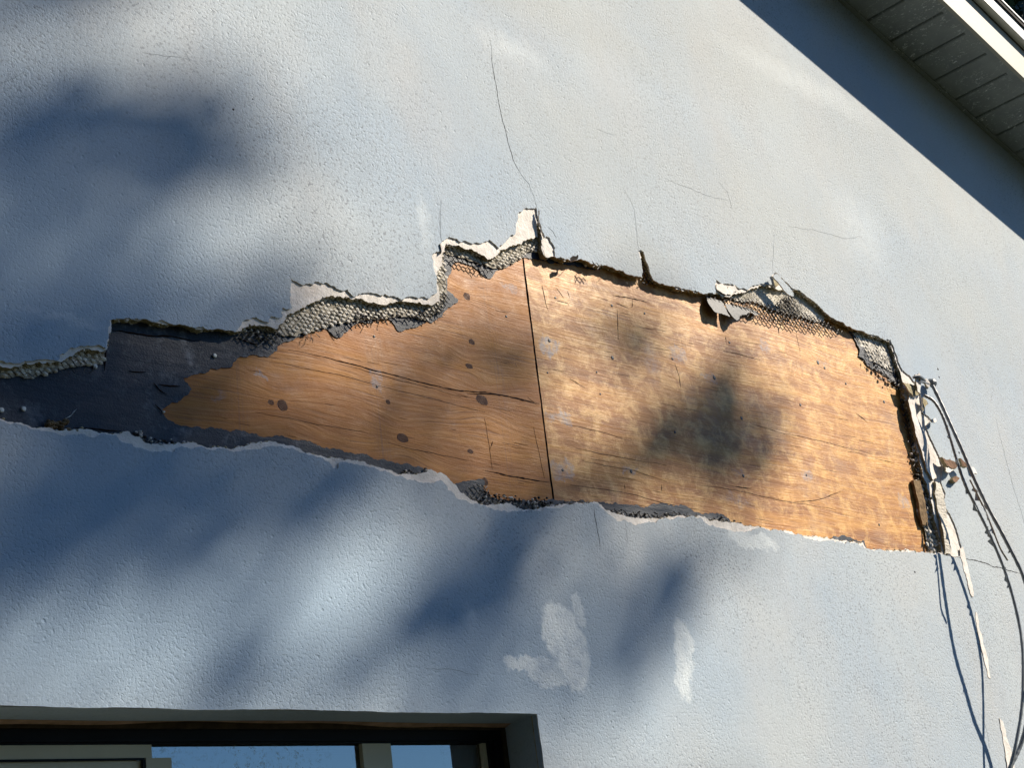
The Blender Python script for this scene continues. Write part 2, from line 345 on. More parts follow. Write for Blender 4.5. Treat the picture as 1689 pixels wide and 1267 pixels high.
def sheet(name, outer, holes, y0, y1, mats, parent, grid=None, lift=None, rings=0, wob=0.0, under=0.0):
    """a slab lying in the wall plane: front face at y0 (towards the camera), back at y1; rim gets material 1"""
    loops = [outer] + holes; vs_, es = [], []
    for lp in loops:
        k = len(vs_); vs_ += [Vector(p) for p in lp]; es += [(k + i, k + (i + 1) % len(lp)) for i in range(len(lp))]
    nb = len(vs_)
    if grid:
        xs = [p[0] for p in outer]; zs = [p[1] for p in outer]
        X, Z = np.meshgrid(np.arange(min(xs), max(xs), grid), np.arange(min(zs), max(zs), grid)); X = X.ravel(); Z = Z.ravel()
        X = X + rng.uniform(-.3, .3, X.shape) * grid; Z = Z + rng.uniform(-.3, .3, X.shape) * grid
        k = inside_np(X, Z, outer)
        for h in holes: k &= ~inside_np(X, Z, h)
        vs_ += [Vector((a, b)) for a, b in zip(X[k], Z[k])]
    ov, oe, of, _, _, _ = delaunay_2d_cdt(vs_, es, [], 0, 1e-6)
    big, hl = outer, holes
    cx = np.array([sum(ov[i].x for i in f) / len(f) for f in of]); cz = np.array([sum(ov[i].y for i in f) / len(f) for f in of])
    keep = inside_np(cx, cz, big)
    for h in hl: keep &= ~inside_np(cx, cz, h)
    tr = [tuple(f) for f, k in zip(of, keep) if k]
    ly = lift or (lambda x, z: 0.0)
    V = [(p.x, y0 - ly(p.x, p.y), p.y) for p in ov]; Fm = []; FC = []
    for f in tr:
        a, b, c = (ov[i] for i in f[:3]); ar = (b.x - a.x) * (c.y - a.y) - (b.y - a.y) * (c.x - a.x)
        FC.append(f if ar > 0 else f[::-1]); Fm.append(0)
    cnt = {}
    for f in FC:
        for i in range(len(f)): cnt[(f[i], f[(i + 1) % len(f)])] = 1
    bd = [e for e in cnt if (e[1], e[0]) not in cnt]
    nr = rings + 1; idx = {}; nrm = {}
    for a, b in bd:
        d = ov[b] - ov[a]; q = Vector((d.y, -d.x))
        q = q.normalized() if q.length else q
        for i in (a, b): nrm[i] = nrm.get(i, Vector((0, 0))) + q
    for i in nrm:
        q = nrm[i].normalized() if nrm[i].length else nrm[i]
        for k in range(1, nr + 1):
            t = k / nr; o_ = (random.uniform(-wob, wob) if k < nr else 0) + under * t
            idx[(i, k)] = len(V); yy = V[i][1] + (y1 - y0) * t
            V.append((ov[i].x + q.x * o_, yy + (random.uniform(-.2, .2) * (y1 - y0) / nr if k < nr else 0), ov[i].y + q.y * o_))
        idx[(i, 0)] = i
    for a, b in bd:
        for k in range(nr):
            FC.append((idx[(b, k)], idx[(a, k)], idx[(a, k + 1)], idx[(b, k + 1)])); Fm.append(1 if len(mats) > 1 else 0)
    return obj(name, V, FC, mats, parent, Fm)
def ribbon(name, pix, width, Y, m, parent, amp=0.08, seg=0.02, taper=True, rs=None, thick=0.0006):
    """a narrow crack line: a thin raised seam following a traced path"""
    pts = rough(P(pix, Y), amp, seg, False, rs); n = len(pts); V = []; Fc = []
    for i, (x, z) in enumerate(pts):
        a = pts[max(0, i - 1)]; b = pts[min(n - 1, i + 1)]; d = Vector((b[0] - a[0], b[1] - a[1])); d = d.normalized() if d.length else Vector((1, 0))
        wv = width * (random.uniform(.4, 1.2)) * ((min(i, n - 1 - i) / (n * .25)) if taper and min(i, n - 1 - i) < n * .25 else 1) / 2 + 0.0002
        V += [(x - d.y * wv, Y, z + d.x * wv), (x, Y - thick, z), (x + d.y * wv, Y, z - d.x * wv)]
    for i in range(n - 1):
        k = i * 3; Fc += [(k, k + 1, k + 4, k + 3), (k + 1, k + 2, k + 5, k + 4)]
    return obj(name, V, Fc, m, parent)
def hexmesh(poly, px, pz, Y, r, jit=0.0, drop=0.0, yj=0.001, mb=None, tilt=0.0):
    mb = mb or MB(); xs = [p[0] for p in poly]; zs = [p[1] for p in poly]
    ca, sa = math.cos(tilt), math.sin(tilt); cx0, cz0 = sum(xs) / len(xs), sum(zs) / len(zs)
    W = max(xs) - min(xs) + px * 2; H = max(zs) - min(zs) + pz * 2; pts = {}
    def node(i, j, k):
        key = (i, j, k)
        if key not in pts:
            u = -W / 2 + (i + (0.5 if j % 2 else 0)) * px; v = -H / 2 + j * pz + (pz * 0.33 if k else 0)
            pts[key] = Vector((cx0 + u * ca - v * sa + random.uniform(-jit, jit), Y + random.uniform(-yj, yj), cz0 + u * sa + v * ca + random.uniform(-jit, jit)))
        return pts[key]
    for j in range(int(H / pz) + 1):
        for i in range(int(W / px) + 1):
            a, b = node(i, j, 0), node(i, j, 1)
            up = [(i, j + 1, 0), (i - 1, j + 1, 0)] if j % 2 == 0 else [(i, j + 1, 0), (i + 1, j + 1, 0)]
            for p, q in [(a, b)] + [(b, node(*t)) for t in up]:
                m_ = (p + q) / 2
                if random.random() >= drop and inside((m_.x, m_.z), poly): mb.tube([p, q], r, 3)
    return mb
def lumps(poly, px, pz, Y, h, mb, keep=0.92, tilt=0.0):
    xs = [p[0] for p in poly]; zs = [p[1] for p in poly]; j = 0; z = min(zs)
    while z < max(zs):
        x = min(xs) + (px / 2 if j % 2 else 0)
        while x < max(xs):
            q = (x + random.uniform(-.13, .13) * px, z + random.uniform(-.13, .13) * pz)
            if inside(q, poly) and random.random() < keep:
                s_ = random.uniform(.78, 1.02)
                mb.dome((q[0], Y, q[1]), px * .53 * s_, h * random.uniform(.5, 1.3), pz * .6 * s_, 6, 0, .52 + random.uniform(-.2, .2))
            x += px
        z += pz; j += 1
    return mb
def chip(name, pix, Y, th, mats, parent, lift=None, amp=0.12, seg=0.005):
    return sheet(name, rough(P(pix, Y), amp, seg), [], Y, Y + th, mats, parent, grid=0.01, lift=lift)

# ------------------------------------------------------------------ ground
g = MB(); g.add([(-250, -250, 0), (300, -250, 0), (300, 300, 0), (-250, 300, 0)], [(0, 1, 2, 3)])
tag(g.build('ground', M['grass']), kind='structure')

# ------------------------------------------------------------------ house
house = empty('house', (0.5, 3.5, 0))
tag(house, 'house gable wall of weathered pale blue stucco with a large torn hole baring plywood', 'house')
HX = Matrix.Translation((-0.5, -3.5, 0))
class _H: pass
def hp(o):   # parent without moving
    o.parent = house; o.matrix_parent_inverse = Matrix.Translation((-0.5, -3.5, 0)); return o
K = -0.2575                      # slope of the rake
def rake(x): return 5.0557 + K * (x - 4.9574)
RIDGE = 0.5; XE = 8.6; XW = 2 * RIDGE - XE
def top(x): return rake(x) if x >= RIDGE else rake(2 * RIDGE - x)

F1 = -0.025; B1 = -0.0213        # finish coat front / base coat front
L1 = [(-80,598),(0,595),(18,598),(37,598),(57,595),(80,593),(98,593),(99,585),(121,574),(142,571),(156,570),(175,575),(178,560),(182,537),(180,528),(202,526),(246,528),(284,534),(316,539),(347,543),(388,548),
 (395,540),(403,528),(415,525),(423,523),(428,527),(444,532),(446,523),(466,523),(466,507),(478,510),(482,508),(480,487),(480,460),(497,469),(516,470),(518,465),(533,468),(536,466),(549,471),(567,480),(573,477),
 (583,489),(596,484),(618,484),(628,487),(635,484),(648,488),(662,495),(678,489),(695,489),(709,492),(718,485),(721,479),(718,451),(714,418),(727,415),(728,401),(736,393),(749,393),(760,399),(770,398),
 (782,401),(797,400),(807,395),(813,400),(823,410),(832,401),(842,388),(850,386),(851,370),(857,349),(868,342),(884,342),(888,358),(895,376),(898,386),(906,391),(912,402),(916,409),(915,423),
 (940,429),(956,427),(975,435),(993,438),(1016,445),(1041,453),(1059,458),(1056,425),(1053,413),(1062,415),(1067,433),(1078,462),(1099,470),(1132,478),(1165,484),(1178,485),
 (1181,461),(1194,468),(1208,468),(1221,476),(1234,478),(1240,473),(1258,468),(1275,470),(1273,454),(1283,451),(1296,465),(1313,478),(1330,488),(1352,505),(1366,519),(1387,531),(1400,538),(1417,545),(1434,552),(1455,558),(1469,560),
 (1475,574),(1484,601),(1489,611),(1504,624),(1512,634),(1517,645),(1521,660),(1521,680),(1538,694),(1527,703),(1534,720),(1546,745),(1556,772),(1552,790),(1560,815),(1558,835),(1568,850),(1580,880),(1586,905),(1587,918),
 (1565,917),(1542,915),(1491,911),(1427,906),(1423,899),(1390,895),(1369,892),(1333,888),(1293,877),(1246,872),(1231,878),(1217,877),(1195,872),(1167,865),(1156,854),(1130,855),(1094,857),(1069,861),(1051,866),(1033,859),(1015,856),(1000,845),(986,831),
 (958,832),(933,833),(916,839),(883,843),(858,842),(831,842),(809,838),(784,831),(756,824),(739,809),(729,793),(709,797),(692,796),(672,792),(655,785),(635,776),(607,770),(585,766),(570,762),(560,763),(558,773),(550,773),(543,762),
 (511,751),(486,741),(461,736),(436,737),(419,741),(399,744),(374,741),(349,742),(324,738),(299,736),(284,747),(274,744),(252,747),(225,739),(205,730),(192,719),(163,718),(128,718),(111,718),(92,714),(64,709),(43,703),(18,700),(0,693),(-80,685)]
L2 = [(-80,606),(0,603),(17,608),(28,605),(43,598.5),(64,597),(85,598.5),(99,597),(114,588),(128,580),(149,576),(170,580),(176,577),(180,560),(184,534.8),(183,527.8),(202,525.8),(246,527.8),(284,533.8),(316,538.8),(347,542.8),(388,547.8),(398,546),(411,537),(428,536),(443,538),(459,541),(467,533),(473,523),(488,514),(504,506),(516,499),(529,494),(554,490.5),(560,488),(573,490),(586,491.5),(598,493),(610,499),(627,502),(638,503),(650,499),(669,497),(691,498),(706,501),(714,503),(725,498),(725,490),(722,470),(721,452),(729,437),(730,424),(730,417),(734,415),(735,402),(751,405),(770,411),(785,415),(797,421),(805,428),(812,426),(823,417),(832,411),(844,406),(863,398),(875,393),(887,391),(886,382),(886,361),(886,346),(888,362),(892,382),(893,400),(895,415),(900,424),(915,423),(940,429),(956,427),(975,435),(993,438),(1016,445),(1041,453),(1060,458),(1058,424),(1055,416),(1061,418),(1066,433),(1077,462),(1099,470),(1132,478),(1165,484),(1180,485),(1184,484),(1195,489),(1215,485),(1230,482),(1240,476),(1258,471),(1275,474),(1290,478),(1300,476),(1313,479),(1330,489),(1352,506),(1366,520),(1387,531),(1400,538),(1417,545),(1434,552),(1455,558),(1467,564),(1472,578),(1480,602),(1485,614),(1489,630),(1491,650),(1498,672),(1505,700),(1511,730),(1517,760),(1522,785),(1530,800),(1537,830),(1542,860),(1549,886),(1554,914),(1542,912.5),(1491,908.5),(1428,904),(1424,896),(1390,892.5),(1369,889.5),(1333,885.5),(1293,874.5),(1246,869),(1231,868),(1203,862),(1167,856),(1156,851.5),(1130,852),(1094,854),(1069,855),(1033,853),(1015,847),(1000,842),(986,828.5),(958,830),(933,831),(916,836),(883,840),(858,839),(846,834),(821,832),(796,832),(776,824),(759,812),(751,799),(737,785),(729,780),(714,776),(697,780),(679,783),(659,783),(642,775.5),(610,767),(592,761),(577,758),(560,755),(548,754),(511,747),(486,737),(461,732),(448,728),(431,730),(399,736),(374,738),(349,739.5),(322,730),(304,731),(282,734),(262,734),(237,728),(217,717),(210,711),(203,712),(197,716),(175,714),(156,711),(128,710),(114,711),(92,711),(64,706),(43,700.5),(18,696),(0,690.5),(-80,682)]
def ends_left(pix, Y):
    """the hole runs on out of the frame and closes a little further left"""
    p = P(pix, Y); (xa, za), (xb, zb) = p[0], p[-1]
    return p + [(xb - .14, zb + .005), (xb - .26, (za + zb) / 2 + .01), (xa - .15, za - .01)]
WX0, WX1, WZ0, WZ1 = 0.55, 2.646, 0.95, 2.1075         # window opening in the stucco
def wall_outline(grow=0.0):
    return [(XW - .02, 0.02), (XE + .02, 0.02), (XE + .02, top(XE) + .02), (RIDGE, top(RIDGE) + .02), (XW - .02, top(XW) + .02)]
ra = random.Random(3)
wopen = rough([(WX0, WZ0), (WX1, WZ0), (WX1, WZ1), (WX0, WZ1)], 0.012, 0.012, True, ra, 0.0016)
hole1 = rough(ends_left(L1, F1), 0.17, 0.0045, True, ra, 0.005)
hole2 = rough(ends_left(L2, B1), 0.17, 0.0045, True, ra, 0.005)
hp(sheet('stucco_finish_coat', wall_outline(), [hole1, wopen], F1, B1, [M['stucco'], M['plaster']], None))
hp(sheet('stucco_base_coat', wall_outline(), [hole2, [(WX0-.002, WZ0-.002), (WX1+.002, WZ0-.002), (WX1+.002, WZ1+.002), (WX0-.002, WZ1+.002)]], B1 + .0004, -0.0025, [M['plaster'], M['rim']], None, rings=3, wob=0.0022, under=0.0))

# plywood: two sheets butting at a dark open joint
JT, JB = at(862.5, 425), at(914.5, 840)
jx = lambda z: JT[0] + (JB[0] - JT[0]) * (JT[1] - z) / (JT[1] - JB[1])
zt, zb = JT[1] + .55, JB[1] - .35
rb = random.Random(9)
def joint(dx, up): 
    a = [(jx(zb) + dx, zb), (jx(zt) + dx, zt)]
    q = rough(a, 0.02, 0.02, False, rb, 0.0007); return q if up else q[::-1]
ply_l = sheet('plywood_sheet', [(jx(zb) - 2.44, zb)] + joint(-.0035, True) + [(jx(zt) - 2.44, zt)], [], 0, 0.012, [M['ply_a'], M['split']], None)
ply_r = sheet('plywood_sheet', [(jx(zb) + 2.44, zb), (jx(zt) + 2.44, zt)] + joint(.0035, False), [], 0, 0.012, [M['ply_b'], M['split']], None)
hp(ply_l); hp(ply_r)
bk = MB(); bk.box((JB[0] - .3, 0.014, zb), (JB[0] + .3, 0.05, zt)); hp(bk.build('wall_stud', M['brown']))
# splits, saw marks and scratches in the plywood
rc = random.Random(5)
for pix, wd, pr in [([(476,577),(540,590),(620,612),(700,632),(760,645),(800,647),(850,656),(891,666)], .0030, ply_l), ([(560,600),(660,628),(760,655)], .0011, ply_l),
                    ([(770,650),(830,652),(890,667)], .0044, ply_l), ([(800,777),(850,787),(906,796)], .0044, ply_l), ([(640,730),(700,745),(770,760)], .0012, ply_l),
                    ([(470,600),(560,618),(640,640)], .0009, ply_l), ([(640,640),(730,662),(800,680)], .001, ply_l), ([(420,680),(520,700),(600,712)], .0008, ply_l),
                    ([(1010,487),(1040,492),(1072,500)], .0032, ply_r), ([(1043,493),(1043,506),(1040,507)], .0024, ply_r), ([(1016,500),(1036,508)], .0024, ply_r),
                    ([(894,470),(900,500),(904,512)], .003, ply_r), ([(918,475),(930,492)], .002, ply_r), ([(936,480),(940,492)], .002, ply_r), ([(916,495),(936,500),(939,504)], .0024, ply_r),
                    ([(1193,579),(1225,586),(1256,595)], .0022, ply_r), ([(1283,538),(1285,552)], .004, ply_r), ([(1313,550),(1320,580)], .002, ply_r), ([(1197,555),(1198,568)], .004, ply_r),
                    ([(1113,600),(1120,620),(1123,640)], .003, ply_r), ([(1412,682),(1430,696)], .004, ply_r), ([(1018,510),(1020,560)], .002, ply_r), ([(1208,802),(1240,806)], .003, ply_r),
                    ([(1091,800),(1092,812)], .004, ply_r), ([(1030,800),(1031,808)], .003, ply_r), ([(1310,828),(1360,822),(1390,810)], .0025, ply_r), ([(870,655),(885,668)], .001, ply_l),
                    ([(799,690),(806,730),(812,775)], .0013, ply_l), ([(880,705),(890,750),(898,790)], .0013, ply_l), ([(813,728),(808,742)], .003, ply_l), ([(940,625),(965,640)], .002, ply_r),
                    ([(1500,782),(1520,790),(1530,794)], .006, ply_r), ([(930,700),(990,712),(1040,728)], .0012, ply_r), ([(960,760),(1040,775),(1100,795)], .0012, ply_r),
                    ([(950,740),(1010,752),(1100,768)], .0012, ply_r), ([(1150,800),(1260,820),(1380,842)], .0014, ply_r), ([(1240,700),(1330,722),(1440,750)], .0013, ply_r),
                    ([(940,800),(1040,815),(1150,840)], .0014, ply_r)]:
    o = ribbon('split', pix, wd, -0.0003, M['split'], None, 0.018, 0.012, True, rc, .0003); o.parent = pr; o.matrix_parent_inverse = Matrix()
for _ in range(110):     # short drying checks along the grain
    px_, py_ = rc.uniform(300, 1500), rc.uniform(440, 900); L = rc.uniform(8, 34)
    x, z = at(px_, py_)
    ox, oz = at(px_ + L, py_ + L * .19 + rc.uniform(-1, 1))
    pr = ply_l if x < jx(z) - .12 else (ply_r if x > jx(z) + .02 else None)
    if pr is None: continue
    o = ribbon('split', [(px_, py_), (px_ + L * .5, py_ + L * .09 + rc.uniform(-.7, .7)), (px_ + L, py_ + L * .19)], 0.0004 + 0.0005 * (px_ / 1500), -0.0003, M['split'], None, 0.015, 0.02, True, rc, .0002)
    o.parent = pr
def disc(name, px, py, r, m, parent, sx=1.0, y=-0.0006, th=0.0012, k=14):
    x, z = at(px, py); mb = MB(); v = [(0, -th, 0)]; f = []
    for q in range(k):
        a = q * 6.2832 / k; rr = r * rc.uniform(.88, 1.1); v.append((math.cos(a) * rr * sx * .8, -th * .8, math.sin(a) * rr * .8)); v.append((math.cos(a) * rr * sx, 0, math.sin(a) * rr))
    for q in range(k):
        a, b = 1 + 2 * q, 1 + 2 * ((q + 1) % k); f += [(0, b, a), (a, b, b + 1, a + 1)]
    o = obj(name, v, f, m, None); o.location = (x, y, z); o.parent = parent; return o
for px_, py_, r, sx in [(466,669,.0125,1.15),(447,664,.006,1.4),(770,489,.0105,1.15),(795,660,.014,1.5),(640,663,.006,1.2),(664,723,.0115,1.5),(778,564,.008,1.3),(774,604,.007,1.8),(776,745,.006,1.6),(800,795,.010,1.0)]:
    disc('knot', px_, py_, r * 1.05, M['knot'], ply_l, sx, -.0001, .0004)
for px_, py_ in [(617,555),(835,522),(622,638)]: disc('nail', px_, py_, .0035, M['darknail'], ply_l, 1)
for px_, py_, r in [(916,491,.006),(1009,504,.007),(1010,590,.010),(906,562,.008),(1109,592,.007),(1178,623,.012),(1223,690,.010),(1113,713,.007),(1226,785,.009),(1041,778,.009),(1320,668,.008),(1349,598,.012),(1360,607,.008),
                    (1458,663,.010),(1412,896,.008),(1330,784,.006),(903,615,.005),(984,614,.005),(1063,517,.006),(1203,565,.007),(928,776,.007),(1450,866,.007),(1395,633,.007),(990,650,.005)]:
    disc('nail', px_, py_, r * .62, M['darknail'], ply_r, 1)

# tar paper still hanging on the sheathing
paper_main = [(-120,540),(60,540),(160,520),(200,500),(400,500),(470,490),(560,470),(640,470),(705,470),(700,400),(760,400),(745,440),(738,470),(737,479),(756,494),(755,498),(745,505),(733,513),(729,523),(718,529),(698,533),(686,540),(667,545),(658,547),(650,535),(638,525),
 (617,529),(598,532),(586,535),(576,543),(565,554),(555,557),(547,552),(537,542),(520,547),(504,552),(480,562),(467,565),(458,571),(457,578),(451,583),(443,589),(428,588),(410,587),(395,589),(379,607),(365,606),(347,608),(322,618),(302,624),(310,633),(316,642),(306,653),(284,664),(268,675),
 (272,687),(300,703),(324,703),(361,708),(399,711),(424,716),(449,721),(473,722),(498,726),(523,735),(548,740),(570,746),(610,753),(647,762),(684,771),(706,776),(720,800),(560,800),(300,790),(100,760),(-120,730)]
rd = random.Random(21)
def wavy(a, s): return lambda x, z: a * (math.sin(x * 23 + s) * math.sin(z * 31 + s * 2) * .5 + .5)
def paper(name, pix, lift=None, amp=0.16, y=-0.0016):
    return hp(sheet(name, rough(P(pix, y), amp, 0.004, True, rd, 0.0045), [], y, y + .0009, [M['paper'], M['split']], None, grid=0.025, lift=lift))
pm = paper('tar_paper', paper_main, wavy(0.0014, 1))
paper('tar_paper', [(720,395),(735,424),(760,432),(780,439),(790,447),(799,456),(811,458),(816,449),(829,442),(845,435),(858,429),(879,426),(900,428),(915,405),(880,360),(800,380)], wavy(.002, 2))
zt1 = at(1175, 500)[1]
curl = lambda x, z: 0.003 + max(0, zt1 + .03 - z) * .28
paper('tar_paper', [(1161,490),(1162,494),(1163,508),(1169,519),(1181,522),(1194,527),(1190,511),(1189,503),(1186,497),(1172,493)], curl, y=-.003)
paper('tar_paper', [(1192,503),(1192,507),(1195,519),(1204,534),(1211,527),(1222,522),(1230,518),(1245,522),(1252,518),(1240,512),(1215,506)], curl, y=-.003)
paper('tar_paper', [(740,840),(751,798),(760,796),(771,793),(789,790),(799,794),(797,807),(809,822),(834,828),(871,826),(908,824),(933,828),(957,825),(975,829),(975,850),(800,850)], wavy(.003, 3))
paper('tar_paper', [(980,850),(986,828),(1000,830),(1015,829),(1035,833),(1055,836),(1073,833),(1100,833),(1127,834),(1147,845),(1167,848),(1188,848),(1203,859),(1232,868),(1260,880),(1100,890),(1000,870)], wavy(.004, 4))
paper('tar_paper', [(1366,900),(1372,887),(1385,885),(1400,886),(1412,891),(1424,893),(1428,906),(1400,910)], wavy(.006, 5))
paper('tar_paper', [(1380,520),(1407,556),(1417,577),(1415,588),(1425,594),(1431,605),(1450,614),(1462,619),(1474,636),(1482,641),(1500,650),(1510,600),(1480,540)], wavy(.004, 6))
paper('tar_paper', [(880,405),(893,429),(905,434),(925,434),(940,438),(960,440),(980,446),(1000,446),(960,415)], lambda x, z: .002)
for px_, py_ in [(352,588),(155,606),(37,676),(1,678),(268,681)]: 
    o = disc('nail', px_, py_, .0055 if py_ != 681 else .003, M['nail'], pm, 1, -0.0045, 0.003)
# folds and tears in the big paper
for pix in [[(253,632),(262,642),(275,651)], [(262,634),(280,637),(297,637)], [(184,545),(220,549),(290,556),(330,562)], [(176,575),(174,595),(172,612)], [(255,667),(262,673),(268,681)], [(212,612),(240,614)], [(388,556),(410,564),(430,571)], [(120,706),(160,708),(200,712)]]:
    o = ribbon('paper_fold', pix, .003, -0.0034, M['split'], None, .05, .01, True, rd, .0015); o.parent = pm
o = ribbon('scratch', [(106,692),(118,685),(127,675)], .0012, -0.0034, M['nail'], None, .05, .006, True, rd); o.parent = pm

# scratch coat pressed through the wire lath
Ys = -0.0045
A_ = [(-60,590),(17,596),(43,590),(85,590),(114,580),(128,572),(150,568),(172,572),(171,590),(166,600),(149,603),(128,605),(105,609),(85,616),(62,621),(36,622),(0,623),(-60,624)]
B_ = [(425,520),(470,500),(500,485),(560,478),(640,480),(705,485),(712,470),(712,430),(724,412),(732,424),(733,440),(735,465),(736,484),(733,500),(724,514),(706,527),(690,527),(672,522),(655,520),(627,524),(600,528),(567,532),(539,540),(516,547),(491,553),(470,556),(455,548),(430,545)]
C_ = [(732,405),(736,395),(760,398),(805,418),(830,405),(860,388),(892,380),(893,405),(887,414),(874,415),(865,419),(851,431),(838,436),(819,443),(806,440),(782,432),(757,425),(735,418)]
D_ = [(1180,478),(1215,478),(1240,464),(1275,464),(1320,480),(1352,508),(1360,525),(1352,531),(1330,526),(1309,522),(1288,514),(1259,505),(1231,498),(1203,491),(1187,487)]
E_ = [(1405,548),(1440,550),(1468,560),(1476,585),(1480,612),(1470,614),(1455,604),(1440,597),(1430,590),(1424,580),(1418,568)]
F_ = [(1512,850),(1512,800),(1532,798),(1543,830),(1549,862),(1556,890),(1562,916),(1531,914),(1527,890),(1524,875)]
M['bed'] = m_plain('mortar_bed', (0.42, 0.38, 0.31), 0.95, 0.1, 0.35, 60, 120, 0.002)
def scratch(pix, px, pz, h, keep, name='scratch_coat', tilt=0):
    pl = P(pix, Ys); o = hp(sheet(name, rough(pl, .15, .006, True, rd, .005), [], Ys, -0.0022, [M['scratch'] if pix in (D_, E_) else M['bed'], M['rim']], None, grid=.012, lift=wavy(.0025, 3)))
    mb = lumps(pl, px, pz, Ys - .001, h, MB(), keep); q = mb.build('mortar_lumps', M['scratch'], None); q['kind'] = 'stuff'; q.parent = o
    return o, pl
for pix, px, pz, h, keep in [(A_, .0165, .0095, .0040, .97), (B_, .0165, .0098, .0036, .96), (C_, .017, .0095, .004, .95), (D_, .012, .0045, .0026, .95), (E_, .022, .014, .0030, .75), (F_, .026, .017, .006, .8)]:
    o, pl = scratch(pix, px, pz, h, keep)
    if pix not in (D_,):
        q = hexmesh(pl, px, pz * 1.0, Ys - .0030, .0007, .0012, .35).build('wire_lath', M['wire']); q['kind'] = 'stuff'; q.parent = o
# bare lath hanging out of the break
def lath(pix, px, pz, Y, r, jit=.0008, drop=.03, m='wire', tilt=0.0, yj=.001):
    q = hexmesh(P(pix, Y), px, pz, Y, r, jit, drop, yj, tilt=tilt).build('wire_lath', M[m]); q['kind'] = 'stuff'; hp(q)
lath([(1163,490),(1185,484),(1215,490),(1260,500),(1293,502),(1290,490),(1306,488),(1312,510),(1350,526),(1372,536),(1398,546),(1385,550),(1350,546),(1290,535),(1240,524),(1195,510),(1165,500)], .0235, .0125, -.013, .0016, tilt=-.03)
lath([(1283,497),(1306,486),(1320,515),(1300,528),(1285,520)], .0235, .0125, -.017, .0016, tilt=.2)
lath([(733,419),(757,426),(782,434),(807,442),(815,448),(800,450),(780,443),(757,434),(735,426)], .0165, .0098, -.011, .0013)
lath([(391,547),(430,540),(462,540),(470,556),(452,570),(428,572),(409,567),(391,558)], .0165, .0105, -.009, .0013, .0025, .1, 'wire_pale')
lath([(575,530),(598,520),(640,522),(690,520),(724,500),(736,480),(742,500),(728,518),(706,530),(684,531),(640,525),(600,534),(578,538)], .0165, .0098, -.010, .0012, .002, .1, 'wire')
lath([(977,433),(994,438),(991,447),(975,442)], .019, .012, -.034, .0013, .001, 0, 'wire_pale')
lath([(1055,428),(1062,430),(1072,455),(1080,468),(1060,470),(1057,450)], .019, .012, -.012, .0013, .003, .1, 'wire')
lath([(1430,575),(1478,585),(1486,625),(1490,650),(1480,645),(1465,622),(1440,606),(1425,594)], .024, .015, -.012, .0012, .004, .45, 'wire')
lath([(1484,650),(1492,650),(1503,690),(1515,750),(1530,800),(1540,850),(1530,850),(1515,800),(1500,740),(1490,690)], .024, .015, -.010, .0013, .004, .4, 'wire')
lath([(770,800),(800,800),(812,822),(850,828),(930,826),(975,828),(960,840),(900,845),(810,840),(775,822)], .018, .011, -.008, .0013, .003, .25, 'wire_pale')
lath([(1000,838),(1060,846),(1140,846),(1200,860),(1245,872),(1190,868),(1130,856),(1050,862)], .02, .011, -.010, .0014, .003, .3, 'wire')
lath([(217,714),(240,722),(262,729),(285,733),(262,738),(235,732),(217,722)], .0165, .0105, -.016, .0013, .003, .15, 'wire_pale')
q = MB()
for _ in range(26):
    px_, py_ = rd.uniform(74, 112), rd.uniform(694, 712); x, z = at(px_, py_, -.012)
    q.dome((x, -.010, z), rd.uniform(.004, .009), rd.uniform(.006, .012), rd.uniform(.003, .007), 6, 0, rd.random())
q = q.build('mortar_clod', M['tan']); hp(q)
q = MB()
for i in range(0, len(hole2), 1):
    if rd.random() < .55:
        x, z = hole2[i]; s_ = rd.uniform(.0014, .0042) * (1.5 if x > 4.2 else 1)
        q.dome((x + rd.gauss(0, .001), rd.uniform(-.019, -.005), z + rd.gauss(0, .001)), s_ * 1.2, s_ * rd.uniform(.6, 1.4), s_, 5, rd.choice((0, 0, 1)), rd.random())
q = q.build('mortar_grit', [M['rim'], M['plaster']]); q['kind'] = 'stuff'; hp(q)
q = MB()
for a, b, n_ in [((395,556),(470,562),10), ((480,558),(620,530),16), ((620,527),(730,515),14), ((735,425),(815,446),10), ((930,440),(1150,488),14), ((1165,495),(1395,548),18), ((1420,590),(1482,645),12), ((1490,670),(1525,850),22), ((800,822),(960,830),14), ((1010,845),(1230,868),14), ((20,620),(165,603),12)]:
    for _ in range(n_ // 2):
        t = rd.random(); x, z = at(a[0] + (b[0] - a[0]) * t, a[1] + (b[1] - a[1]) * t, -.01); L_ = rd.uniform(.005, .015); an = rd.uniform(-2.8, -.3)
        p0 = Vector((x, -.007, z)); p1 = p0 + Vector((math.cos(an), -rd.uniform(.1, .8), math.sin(an))) * L_; p2 = p1 + Vector((math.cos(an + rd.uniform(-1.5, 1.5)), -rd.uniform(-.3, .6), math.sin(an))) * L_ * .6
        q.tube([p0, p1, p2], .0009, 3)
q = q.build('bent_wire_ends', M['wire']); q['kind'] = 'stuff'; hp(q)
q = MB()                        # crumbs caught along the break
for a, b, n_ in [((790,815),(950,838),120), ((217,716),(290,735),40), ((1010,845),(1140,857),40), ((1170,855),(1230,868),30), ((400,540),(455,560),40), ((540,525),(720,512),60), ((1440,606),(1480,640),26), ((1490,660),(1530,850),70), ((665,780),(705,778),20)]:
    for _ in range(n_):
        t = rd.random(); x, z = at(a[0] + (b[0] - a[0]) * t + rd.gauss(0, 4), a[1] + (b[1] - a[1]) * t + rd.gauss(0, 4), -.008); s_ = rd.uniform(.0015, .0042) * (1.6 if a[0] > 1400 else 1)
        q.dome((x, -.0065, z), s_ * 1.3, s_ * 1.3, s_, 5, rd.choice((0, 1, 1)), rd.random())
q = q.build('mortar_crumbs', [M['plaster'], M['wire']]); q['kind'] = 'stuff'; hp(q)
